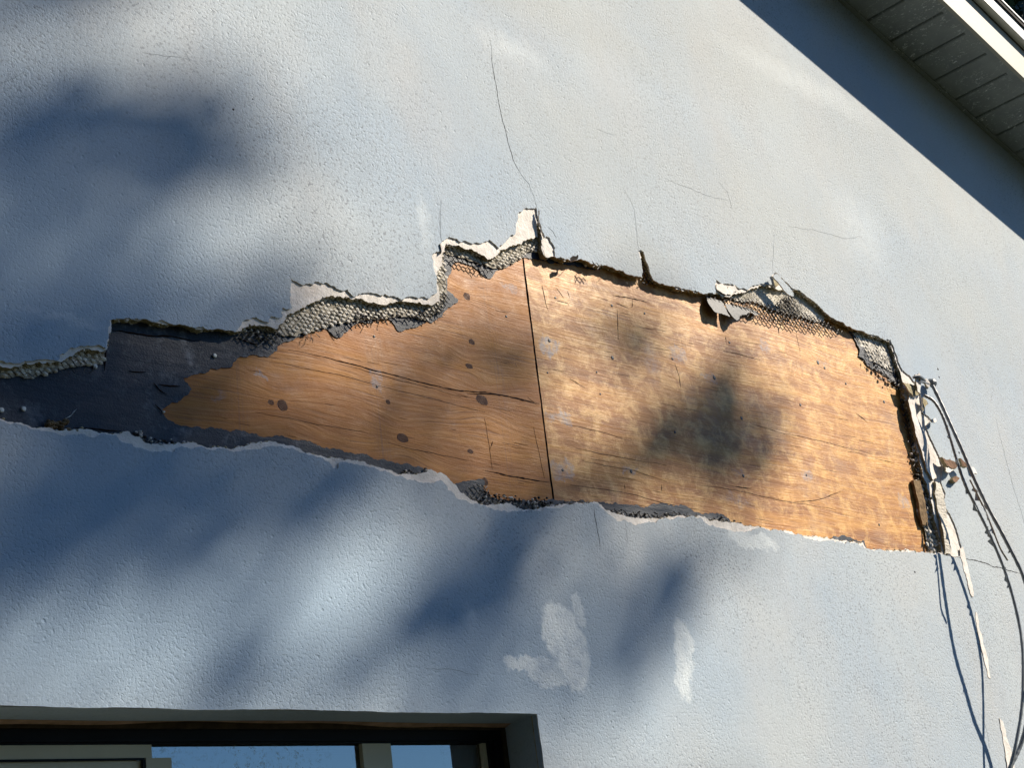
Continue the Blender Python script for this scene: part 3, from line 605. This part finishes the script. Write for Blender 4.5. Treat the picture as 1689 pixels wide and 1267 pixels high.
hp(sheet('rotten_wood_strip', rough(P([(1506,792),(1518,793),(1524,830),(1530,868),(1521,866),(1514,830)], -.012), .1, .01, True, rd), [], -.012, -.001, [M['tan']], None, grid=.012, lift=wavy(.006, 2)))

# loose stucco chips and curls standing off the edges
P1 = [M['stucco'], M['plaster']]; P2 = [M['plaster'], M['rim']]; P3 = [M['flake'], M['rim']]
hp(chip('stucco_chip', [(1275,456),(1283,451),(1292,462),(1303,474),(1309,484),(1309,489),(1302,487),(1292,477),(1284,466)], -.050, .004, P1, None))
hp(chip('stucco_chip', [(1273,455),(1283,452),(1285,470),(1278,472)], -.030, .018, [M['rim'], M['plaster']], None))
hp(chip('stucco_chip', [(1180,470),(1190,468),(1198,476),(1210,470),(1216,479),(1208,484),(1190,485),(1180,478)], -.022, .010, P2, None, wavy(.006, 4)))
hp(chip('stucco_chip', [(890,346),(893,358),(903,386),(899,392),(894,380),(890,366)], -.034, .006, P1, None))
hp(chip('stucco_chip', [(894,393),(900,391),(903,412),(914,418),(914,424),(901,424),(896,414)], -.0215, .0022, P2, None))
hp(chip('stucco_chip', [(941,425),(947,422),(954,420),(954,425),(947,430),(942,431)], -.040, .003, [M['crack'], M['plaster']], None))
hp(chip('stucco_chip', [(726,402),(730,400),(732,415),(728,418)], -.029, .006, P2, None))
for pix, Y, pm_ in [([(1507,619),(1513,617),(1517,628),(1516,650),(1511,648),(1509,632)], -.045, P2), ([(1515,625),(1524,626),(1531,634),(1530,640),(1522,633),(1516,631)], -.050, P2),
                    ([(1488,632),(1500,634),(1512,636),(1514,650),(1505,656),(1496,648)], -.030, [M['rim'], M['plaster']]), ([(1521,656),(1528,660),(1531,667),(1524,674),(1520,680)], -.040, [M['rim'], M['plaster']]),
                    ([(1531,694),(1541,691),(1541,696),(1534,698)], -.034, P2), ([(1553,754),(1560,759),(1573,763),(1577,770),(1568,774),(1560,770)], -.048, P3), ([(1580,757),(1588,764),(1592,772),(1584,770)], -.050, P3),
                    ([(1557,772),(1566,768),(1570,777),(1562,781),(1556,779)], -.045, P2), ([(1567,792),(1575,786),(1582,789),(1576,796),(1570,796)], -.034, P3),
                    ([(1598,768),(1606,772),(1610,783),(1602,780)], -.030, P2)]:
    hp(chip('stucco_chip', pix, Y, .005 if pm_ is not P3 else .014, pm_, None, wavy(.012, 2)))
# long shredded strip beside the column
hp(chip('stucco_strip', [(1497,652),(1506,655),(1513,690),(1524,725),(1532,755),(1545,790),(1538,793),(1526,775),(1518,745),(1508,715),(1500,685)], -.0255, .006, P2, None, wavy(.012, 3)))
hp(chip('stucco_strip', [(1540,795),(1550,800),(1556,835),(1560,870),(1565,900),(1566,915),(1558,915),(1552,880),(1546,845),(1540,815)], -.026, .012, [M['scratch'], M['rim']], None, wavy(.012, 5)))
for pix in [[(1470,562),(1462,563),(1440,557)], [(1476,579),(1480,590),(1486,606)]]: pass
# exposed bead of filler running down the bottom right
hp(chip('filler_bead', [(1583,905),(1588,902),(1592,918),(1597,938),(1602,960),(1606,985),(1603,985),(1596,960),(1589,938),(1584,918)], -.0262, .001, P2, None, wavy(.001, 2)))
hp(chip('filler_bead', [(1609,1010),(1612,1012),(1616,1040),(1624,1070),(1630,1090),(1634,1120),(1630,1118),(1622,1085),(1614,1050)], -.0262, .001, P2, None, wavy(.001, 2)))
hp(chip('filler_bead', [(1648,1185),(1654,1190),(1660,1215),(1667,1235),(1672,1250),(1672,1300),(1662,1300),(1660,1258),(1655,1225),(1650,1200)], -.0265, .0012, P2, None, wavy(.0015, 2)))

# cracks in the finish coat
Yc = F1 - .0002; re_ = random.Random(2)
def crack(pix, wd, m='crack'): 
    hp(ribbon('crack', pix, wd * (.5 if m == 'crack' else .4), Yc, M[m], None, .05, .012, True, re_, .0002))
crack([(808,60),(811,95),(816,130),(822,165),(829,200),(838,235),(846,262),(858,285),(872,302),(880,322),(886,342)], .0042)
crack([(904,373),(912,382),(918,392)], .004); crack([(700,405),(727,330),(724,360),(728,395)][1:], .0016, 'hair')
crack([(728,330),(727,365),(729,400)], .002, 'hair'); crack([(1028,310),(1040,330),(1046,345),(1050,375),(1054,412)], .0026, 'hair')
crack([(1098,294),(1130,308),(1165,322),(1200,330)], .0026, 'hair'); crack([(1277,385),(1276,410),(1274,452)], .0034, 'hair'); crack([(1300,372),(1360,384),(1395,394),(1422,390)], .0026, 'hair')
crack([(1643,690),(1655,740),(1668,790),(1689,862),(1700,900)], .006, 'hair'); crack([(1560,916),(1590,922),(1620,928),(1640,936),(1665,942),(1700,950)], .0065, 'crack')
crack([(979,832),(984,866),(990,902)], .0035); crack([(1032,862),(1036,895)], .0026, 'hair'); crack([(984,212),(1015,222)], .0016, 'hair')
crack([(235,86),(270,92),(312,97)], .0016, 'hair'); crack([(306,86),(313,100)], .002, 'hair'); crack([(0,137),(24,128),(40,118)], .0012, 'hair')
crack([(700,1102),(740,1104),(790,1114)], .0014, 'hair'); crack([(1618,1180),(1626,1200),(1632,1235)], .004, 'hair')
crack([(1186,300),(1200,318),(1208,345)], .002, 'hair'); crack([(850,600),(852,604)], .001, 'hair')
for px_, py_, r in [(385,180,.0035),(417,163,.0022),(1547,609,.006),(1549,622,.005),(590,1090,.0015),(1582,747,.006),(1509,944,.005)]:
    x, z = at(px_, py_, F1); mb = MB(); mb.dome((x, F1 + .0004, z), r, .0016, r, 7); hp(mb.build('pock_mark', M['crack']))

# eaves: boarded soffit, cream fascia, white drip edge, shingles
NRM = Vector((-K, 0, 1)).normalized(); DIR = Vector((1, 0, K)).normalized(); OV = 0.337
def rk(s, y, h, side=1):
    """point at run s along the rake, depth y, h above the soffit plane"""
    p = Vector((RIDGE, 0, rake(RIDGE))) + DIR * s + NRM * h + Vector((0, y, 0))
    if side < 0: p.x = 2 * RIDGE - p.x
    return p
SL = (XE + .45 - RIDGE) / DIR.x
def slab(mb, s0, s1, y0, y1, h0, h1, side=1, m=0):
    v = [rk(s, y, h, side) for h in (h0, h1) for (s, y) in ((s0, y0), (s1, y0), (s1, y1), (s0, y1))]
    f = [(0, 3, 2, 1), (4, 5, 6, 7), (0, 1, 5, 4), (1, 2, 6, 5), (2, 3, 7, 6), (3, 0, 4, 7)]
    mb.add(v, f if side > 0 else [q[::-1] for q in f], m)
soffit = empty('soffit'); hp(soffit); soffit['label'] = 'dark boarded soffit under the sloping roof edge'
pitch = 0.1665
s_ref = (5.313 - RIDGE) / DIR.x          # a groove seen in the photo
k0 = s_ref - int(s_ref / pitch) * pitch
s = k0
while s + pitch < SL:
    mb = MB(); c_ = 0.004                # board with eased edges, dark gap between
    for a0, a1, h0 in ((s + .004, s + pitch - .004, 0.0),):
        pr_ = [(a0, .006), (a0 + c_, 0), (a1 - c_, 0), (a1, .006), (a1, .014), (a0, .014)]
        v = [rk(u, y, h) for y in (-OV + .041, -.026) for (u, h) in pr_]; n_ = 6
        mb.add(v, [(i, i + n_, (i + 1) % n_ + n_, (i + 1) % n_) for i in range(n_)] + [tuple(range(n_)), tuple(range(2 * n_ - 1, n_ - 1, -1))])
    q = mb.build('soffit_panel', M['soffit']); q.parent = soffit; s += pitch
mb = MB(); slab(mb, 0, SL, -OV + .0165, -OV + .040, -.004, .014); q = mb.build('edge_trim', M['soffit']); q.parent = soffit
mb = MB(); slab(mb, 0, SL, -.045, -.0255, -.006, -.0005); q = mb.build('wall_trim', M['soffit']); q.parent = soffit
mb = MB(); slab(mb, 0, SL, -OV + .017, -.0255, .0145, .030); q = mb.build('backing_board', M['brown']); q.parent = soffit
CO = DIR.x
for side in (1, -1):
    mb = MB(); slab(mb, 0, SL, -OV, -OV + .016, -.006, .178 * CO, side); hp(mb.build('fascia', M['cream']))
    mb = MB(); slab(mb, 0, SL + .02, -OV - .034, -OV - .001, .190 * CO, .262 * CO, side); hp(mb.build('drip_edge', M['white']))
    mb = MB(); slab(mb, 0, SL + .03, -OV, 7.3, .180 * CO, .262 * CO, side); hp(mb.build('roof_deck', M['brown']))
    mb = MB(); slab(mb, 0, SL + .04, -OV - .042, 7.35, .263 * CO, .292 * CO, side); hp(mb.build('shingle_roof', M['shingle']))
    mb = MB(); slab(mb, 0, SL + .02, -OV - .046, -OV - .0425, .286 * CO, .2945 * CO, side); hp(mb.build('shingle_edge_strip', M['white']))
mb = MB(); slab(mb, 0, SL, -OV, -.026, 0, .014, -1); hp(mb.build('soffit_far_slope', M['soffit']))
mb = MB()
mb.box((XE - .1, .06, 0.02), (XE, 7, top(XE))); mb.box((XW, .06, .02), (XW + .1, 7, top(XW))); mb.box((XW, 6.95, .02), (XE, 7.05, top(XE)))
hp(mb.build('side_walls', M['stucco']))
mb = MB(); mb.box((XW, .12, .1), (XE, 7, .14)); mb.box((XW, .2, 2.6), (XE, 6.9, 2.64)); mb.box((-.3, 2.0, .1), (3.6, 2.05, 2.6)); hp(mb.build('interior', M['inner']))

# window: deep stucco reveal, dark frame, one pane, added pale panels behind for reflected sky
win = empty('window'); hp(win)
def wobble_strip(name, a, b, y0, y1, z0f, z1f, m, parent, n_=60):
    V = []; Fc = []
    for i in range(n_ + 1):
        x = a + (b - a) * i / n_; V += [(x, y0, z0f(x)), (x, y1, z1f(x))]
    for i in range(n_): k = i * 2; Fc.append((k, k + 1, k + 3, k + 2))
    o = obj(name, V, Fc, m, None); o.parent = parent; return o
DJ = .118
wobble_strip('head_reveal', WX0 - .01, WX1 + .015, F1 + .0008, .078, lambda x: WZ1 + .0003, lambda x: WZ1 - .002 + .0015 * math.sin(x * 7), M['stucco'], win)
wobble_strip('undercoat_edge', WX0, WX1 + .02, .0785, .104, lambda x: WZ1 - .0022 + .0015 * math.sin(x * 7), lambda x: WZ1 - .004 - .0045 * math.sin(x * 5.3 + 1) - .002 * math.sin(x * 17), M['peach'], win)
mb = MB(); mb.add([(WX1, F1 + .0008, WZ0), (WX1 + .018, .104, WZ0), (WX1 + .018, .104, WZ1 + .004), (WX1, F1 + .0008, WZ1)], [(0, 1, 2, 3)])
mb.add([(WX1 + .018, .104, WZ0), (WX1 + .03, .125, WZ0), (WX1 + .03, .125, WZ1 + .004), (WX1 + .018, .104, WZ1 + .004)], [(0, 1, 2, 3)])
mb.add([(WX0, F1 + .0008, WZ0), (WX0, .12, WZ0), (WX0, .12, WZ1), (WX0, F1 + .0008, WZ1)], [(3, 2, 1, 0)]); mb.add([(WX0, F1 + .0008, WZ0), (WX1, F1 + .0008, WZ0), (WX1 + .018, .12, WZ0 + .01), (WX0, .12, WZ0 + .01)], [(0, 1, 2, 3)])
q = mb.build('jamb_reveal', M['stucco']); q.parent = win
mb = MB(); mb.box((WX0 - .03, .106, WZ1 - .013), (WX1 + .028, .14, WZ1 + .02)); mb.box((WX1 + .006, .1065, WZ0), (WX1 + .029, .14, WZ1 - .0135)); q = mb.build('wooden_head', M['brown']); q.parent = win
fr = MB(); YF = .110; zg = 2.0695; xg = 2.607
fr.box((WX0, YF, zg), (WX1 + .0045, YF + .04, WZ1 - .014)); fr.box((WX0, YF + .006, zg - .004), (xg, YF + .04, zg - .0003)); fr.box((xg, YF, WZ0), (WX1 + .0045, YF + .04, zg - .0003)); fr.box((xg + .012, YF - .008, WZ0), (xg + .022, YF - .0003, zg))
fr.box((WX0, YF, WZ0 + .01), (WX0 + .04, YF + .04, zg - .0003)); fr.box((WX0 + .0405, YF, WZ0 + .01), (xg - .0003, YF + .04, WZ0 + .05))
q = fr.build('frame', M['frame']); q.parent = win
mb = MB(); mb.add([(WX0 + .03, YF + .022, WZ0 + .03), (xg + .002, YF + .022, WZ0 + .03), (xg + .002, YF + .022, zg + .002), (WX0 + .03, YF + .022, zg + .002)], [(0, 1, 2, 3)])
q = mb.build('pane', M['glass']); q.parent = win
YP = .155
def wx(px, Y): return at(px, 1235, Y)[0]
mb = MB(); mb.box((WX0 - .1, YP + .03, WZ0), (wx(812, YP + .03), YP + .05, 2.3)); q = mb.build('beige_backing', M['beige']); q.parent = win
for a, b, in ((252, 598), (645, 794)):  # added panels; their pale blue stands in for sky reflected in the glass
    x0, x1 = wx(a, YP), wx(b, YP); zt_ = 2.3; mb = MB(); mb.box((x0, YP, WZ0), (x1, YP + .02, zt_))
    zl = at(500, 1240, YP - .002)[1]; zr = WZ0 + .1
    mb.box((x0 + .002, YP - .004, zl), (x1 - .03, YP - .0005, zl + .004)); mb.box((x0 + .002, YP - .0062, zl - .006), (x1 - .034, YP - .0045, zl - .004)); mb.box((x1 - .034, YP - .004, zr), (x1 - .030, YP - .0005, zl - .0003))
    q = mb.build('reflection_panel', M['panel']); q.parent = win
YS = .118
def wz(py, Y): return at(400, py, Y)[1]
zl = wz(1249, YS)
mb = MB(); mb.box((WX0 + .041, YS, zl), (wx(250, YS), YF + .021, zg - .0045)); mb.box((wx(240, YS), YS, WZ0 + .06), (wx(282, YS), YF + .021, zl - .0003)); mb.box((WX0 + .041, YS + .006, WZ0 + .06), (wx(233, YS), YF + .021, zl - .0045))
mb.box((wx(598, YS), YS, WZ0 + .06), (wx(645, YS), YF + .021, zg - .0045)); mb.box((wx(797, YS), YS + .002, WZ0 + .06), (xg - .0005, YF + .021, zg - .0045))
q = mb.build('sash', M['beige']); q.parent = win
mb = MB(); mb.box((WX0 + .05, YS - .002, zl - .004), (wx(237, YS), YS + .004, zl - .0006)); mb.box((wx(234, YS), YS - .002, WZ0 + .07), (wx(238, YS), YS + .004, zl - .0045))
q = mb.build('panel_bead', M['frame']); q.parent = win

# ------------------------------------------------------------------ hanging cords with torn paint
def smooth_path(pts, n=14):
    pts = [np.array(p, float) for p in pts]; pts = [2 * pts[0] - pts[1]] + pts + [2 * pts[-1] - pts[-2]]; out = []
    for i in range(1, len(pts) - 2):
        p0, p1, p2, p3 = pts[i - 1:i + 3]
        for t in np.arange(0, 1, 1 / n):
            out.append(.5 * ((2 * p1) + (-p0 + p2) * t + (2 * p0 - 5 * p1 + 4 * p2 - p3) * t * t + (-p0 + 3 * p1 - 3 * p2 + p3) * t ** 3))
    out.append(pts[-2]); return out
def cord_pts(spec):
    w_ = []
    for px, py, h in spec:
        x, z = at(px, py, F1 - h); w_.append((x, F1 - h, z))
    return smooth_path(w_)
def cord(name, spec, r, label, flakes=0, m='cord', rs=1):
    e = random.Random(rs); pts = cord_pts(spec); root = empty(name, tuple(pts[-1])); tag(root, label, 'cord', 'loose cords hanging down the wall')
    inv = Matrix.Translation(-Vector(pts[-1])); mb = MB(); mb.tube(pts, [r * e.uniform(.9, 1.12) for _ in pts], 7)
    o = mb.build('strand', M[m], root, True); o.matrix_parent_inverse = inv
    if flakes:
        fb = MB()
        for _ in range(flakes):
            i = e.randrange(int(len(pts) * .12), int(len(pts) * .62)); p = Vector(pts[i]); d = (Vector(pts[i + 1]) - p).normalized(); s1 = e.uniform(.006, .022); o_ = Vector((e.uniform(-.6, -.1), e.uniform(-.5, .5), e.uniform(-.5, .1))).normalized() * e.uniform(.006, .02)
            a, b, c = p - d * s1, p + d * s1, p + d * s1 * e.uniform(-.6, .6) + o_; nn = (b - a).cross(c - a).normalized() * .0012
            fb.add([a, b, c, a + nn, b + nn, c + nn], [(0, 1, 2), (5, 4, 3), (0, 3, 4, 1), (1, 4, 5, 2), (2, 5, 3, 0)])
        o = fb.build('paint_flakes', M['stucco'], root); o.matrix_parent_inverse = inv; o['kind'] = 'stuff'
    return root
cord('hanging_cord', [(1538,636,.030),(1552,665,.045),(1570,705,.07),(1588,745,.09),(1608,792,.11),(1630,838,.13),(1658,890,.158),(1689,955,.183),(1702,1020,.175),(1704,1085,.153),(1698,1165,.11),(1685,1225,.075),(1667,1266,.05),(1655,1300,.03)], .0068,
     'thick grey cord, rightmost of the two, bowing far off the blue wall', 10, rs=4)
cord('hanging_cord', [(1524,652,.028),(1540,662,.045),(1554,685,.06),(1566,718,.07),(1576,752,.075),(1590,795,.08),(1612,840,.085),(1636,890,.09),(1660,950,.095),(1679,1020,.1),(1687,1080,.105),(1686,1160,.10),(1676,1225,.08),(1665,1268,.055),(1650,1300,.03)], .0055,
     'thinner grey cord, left of the pair, looping back to the wall at bottom right', 34, rs=5)
cord('hanging_cord', [(1600,792,.105),(1614,820,.12),(1626,845,.13),(1640,880,.145),(1650,905,.155),(1662,925,.16)], .0035,
     'short pale wire end twisted alongside the thick cord, caked with paint flakes', 12, 'wire_pale', 6)
# knot of cord where it leaves the wall
q = MB()
q.tube(smooth_path([(*([at(1508,622,-.05)[0], -.045, at(1508,622,-.05)[1]]),), (at(1518,622,-.06)[0], -.06, at(1518,622,-.06)[1]), (at(1527,628,-.06)[0], -.055, at(1527,628,-.06)[1]), (at(1531,640,-.05)[0], -.045, at(1531,640,-.05)[1])], 6), .0055, 6)
q.tube(smooth_path([(at(1512,632,-.05)[0], -.045, at(1512,632,-.05)[1]), (at(1520,630,-.055)[0], -.055, at(1520,630,-.055)[1]), (at(1532,634,-.055)[0], -.055, at(1532,634,-.055)[1])], 6), .0045, 6)
x, z = at(1538, 632, -.05)
q.dome((x, -.045, z), .022, .022, .020, 9)
hp(q.build('cord_clip', M['cord']))

# ------------------------------------------------------------------ trees
def tree(name, label, trunk, crown_pts, leafsize, leafmat, limbs, group=None, crownname='crown'):
    root = empty(name, (trunk[0][0], trunk[0][1], 0)); tag(root, label, 'tree', group); inv = Matrix.Translation((-trunk[0][0], -trunk[0][1], 0))
    mb = MB(); mb.tube(trunk, [.24 * (1 - .6 * i / (len(trunk) - 1)) for i in range(len(trunk))], 10); o = mb.build('trunk', M['bark'], root, True); o.matrix_parent_inverse = inv
    for (a, b, r) in limbs:
        mid = [(a[k] + b[k]) / 2 + random.uniform(-.3, .3) for k in range(3)]
        mb = MB(); mb.tube([a, mid, b], [r, r * .65, r * .25], 6); o = mb.build('limb', M['bark'], root, True); o.matrix_parent_inverse = inv
    n = len(crown_pts); c = np.asarray(crown_pts, np.float32)
    a = rng.normal(size=(n, 3)); a /= np.linalg.norm(a, axis=1)[:, None]; b = rng.normal(size=(n, 3)); b -= (a * b).sum(1)[:, None] * a; b /= np.linalg.norm(b, axis=1)[:, None]
    sz = leafsize * rng.uniform(.7, 1.3, (n, 1)); a = a * sz; b = b * sz * .55
    V = np.stack([c - a, c + b, c + a, c - b], 1).reshape(-1, 3); me = bpy.data.meshes.new(crownname)
    me.vertices.add(n * 4); me.vertices.foreach_set('co', V.ravel().astype(np.float32)); me.loops.add(n * 4); me.loops.foreach_set('vertex_index', np.arange(n * 4, dtype=np.int32))
    me.polygons.add(n); me.polygons.foreach_set('loop_start', np.arange(0, n * 4, 4, dtype=np.int32)); me.polygons.foreach_set('loop_total', np.full(n, 4, np.int32)); me.update(); me.validate()
    me.materials.append(leafmat); o = bpy.data.objects.new(crownname, me); C.objects.link(o); o.parent = root; o.matrix_parent_inverse = inv
    return root
# optical density of the leaf canopy along the sun's rays, seen on the wall (photo pixels: cx, cy, rx, ry, rotation, density)
G = [(30,-15,130,48,0,2.8),(215,218,170,85,.05,3.8),(50,215,140,60,0,2.8),(335,258,62,40,.1,2.2),(80,340,180,80,0,1.9),(250,480,190,50,-.1,1.9),(60,510,160,80,0,1.9),(60,95,110,30,0,.6),(420,510,110,45,-.1,1.3),
     (110,630,230,85,0,3.9),(200,790,340,95,0,2.7),(520,790,190,65,.2,2.1),(60,950,160,80,-.2,2.2),(540,690,230,60,.15,1.3),(400,640,150,45,0,.5),(300,900,200,60,-.3,1.8),
     (840,900,75,50,-.9,3.4),(745,1000,50,85,.75,3.4),(610,1100,100,50,-.6,1.9),(520,1140,150,40,0,1.4),(820,1070,110,90,0,.95),(960,940,90,60,.3,.9),(950,1060,120,80,0,.9),(400,1080,90,60,-.3,1.2),
     (1105,985,36,72,.25,3.2),(1010,1110,90,45,-.5,1.0),(880,1170,80,35,-.2,1.7),(1160,900,70,50,.3,.9),(760,1180,120,50,0,1.6),(200,1190,300,26,0,1.3),
     (1050,540,62,50,0,2.3),(1192,700,78,62,.1,4.2),(1215,620,36,50,.2,1.2),(1060,740,130,44,.15,2.3),(1215,610,40,60,0,.9),(855,560,60,60,0,1.3),(930,800,90,50,.1,1.7),(780,620,110,50,.1,.9),(1020,820,90,40,.1,1.2),(700,740,150,40,.15,1.0),(640,600,90,40,0,.5)]
def density(px, py):
    d = np.zeros_like(px)
    for cx, cy, rx, ry, ro, k in G:
        c_, s_ = math.cos(ro), math.sin(ro); u = ((px - cx) * c_ + (py - cy) * s_) / rx; v = (-(px - cx) * s_ + (py - cy) * c_) / ry
        q = u * u + v * v; d = np.maximum(d, k * np.exp(-0.5 * q ** 1.5)) * .6 + (d + k * np.exp(-0.6 * q ** 1.4)) * .4
    out = (px < -60) | (py > 1330)
    d = np.where(out & (px < 1300), np.maximum(d, 1.5), d)
    return d * .56
def canopy(n, leaf_area, t0, t1, x0, x1, z0, z1, scale=1.0):
    A = (x1 - x0) * (z1 - z0); dmax = 5.5; N_ = int(A * dmax / leaf_area)
    X = rng.uniform(x0, x1, N_); Z = rng.uniform(z0, z1, N_); px, py = to_px(X, F1, Z)
    k = rng.uniform(0, dmax, N_) < density(px, py) * scale; X, Z = X[k], Z[k]; T = rng.uniform(t0, t1, len(X))
    return np.stack([X, np.full_like(X, F1), Z], 1) + SUN[None] * T[:, None]
LS = .05; la = 2 * LS * LS * .55 * .5 * 1.05
for (nm, lab, t0, t1, sc_) in [('shade_tree', 'leafy tree standing nearer the gable, its crown shading the wall', 15.0, 18.5, .5), ('shade_tree', 'leafy tree standing further from the gable, its crown shading the wall', 19.5, 23.5, .5)]:
    pts = canopy(0, la, t0, t1, 0.2, 4.6, .2, 4.4, sc_)
    c0 = pts.mean(0); extra = rng.normal(size=(5000, 3)) * [.7, .9, .6] + c0 + [-4.6, -.3, .5]
    pts = np.concatenate([pts, extra]); tb = (c0[0] - 1.0, c0[1] - .4); h = c0[2] - 1.2
    tr_ = [(tb[0], tb[1], -.1), (tb[0] + .1, tb[1], h * .35), (tb[0] - .1, tb[1] + .1, h * .7), (tb[0], tb[1], h + .6)]
    lm = [((tb[0], tb[1], h - .2), tuple(c0 + np.array([-.6 + math.cos(a) * .9, math.sin(a) * 1.2, random.uniform(-.4, .1)])), .03) for a in np.arange(0, 6.2, .9)]
    tree(nm, lab, tr_, pts, LS, M['leaf'], lm, 'trees shading the gable')
# tree behind the roof, seen past the eaves at the top right
cb = np.array([15.4, 3.4, 10.9]); blobs = [cb + rng.normal(size=3) * [2.0, 1.8, 1.9] for _ in range(46)]
pts = np.concatenate([b_ + rng.normal(size=(430, 3)) * .42 for b_ in blobs])
tree('dark_tree', 'dark leafy tree behind the roof edge at the top right corner', [(14.5, 3.4, -.1), (14.6, 3.4, 4), (14.4, 3.5, 8), (14.5, 3.4, 12)], pts, .07, M['needle'],
     [((14.5, 3.4, random.uniform(6, 9.5)), tuple(b_), .07) for b_ in blobs[:22]])

# unseen trees added round the yard to close off low sky, open towards the sun
sa = math.atan2(SUN[1], SUN[0])
kinds = ['broad tree at the far side of the yard', 'tall narrow tree at the far side of the yard']
k = 0
for a in np.arange(-math.pi - .25, .3, .235):
    if -1.08 < a < -.28: continue
    d = rng.uniform(14, 17); x, y = 3 + math.cos(a) * d, math.sin(a) * d; hgt = rng.uniform(12.5, 15.5)
    if y > 3: continue
    n = 2600; u = rng.normal(size=(n, 3)); u /= np.linalg.norm(u, axis=1)[:, None]; u *= rng.uniform(.45, 1, (n, 1)) ** .5
    u += .10 * rng.normal(size=(n, 3)); pts = u * [2.9, 2.9, hgt * .46] + [x, y, hgt * .54]
    root = tree('sky_blocker_tree', 'unseen leafy tree added around the yard to block the low sky', [(x, y, -.1), (x + .1, y, hgt * .3), (x, y, hgt * .7)], pts, .30, M['needle'], [], 'added trees blocking the low sky'); k += 1
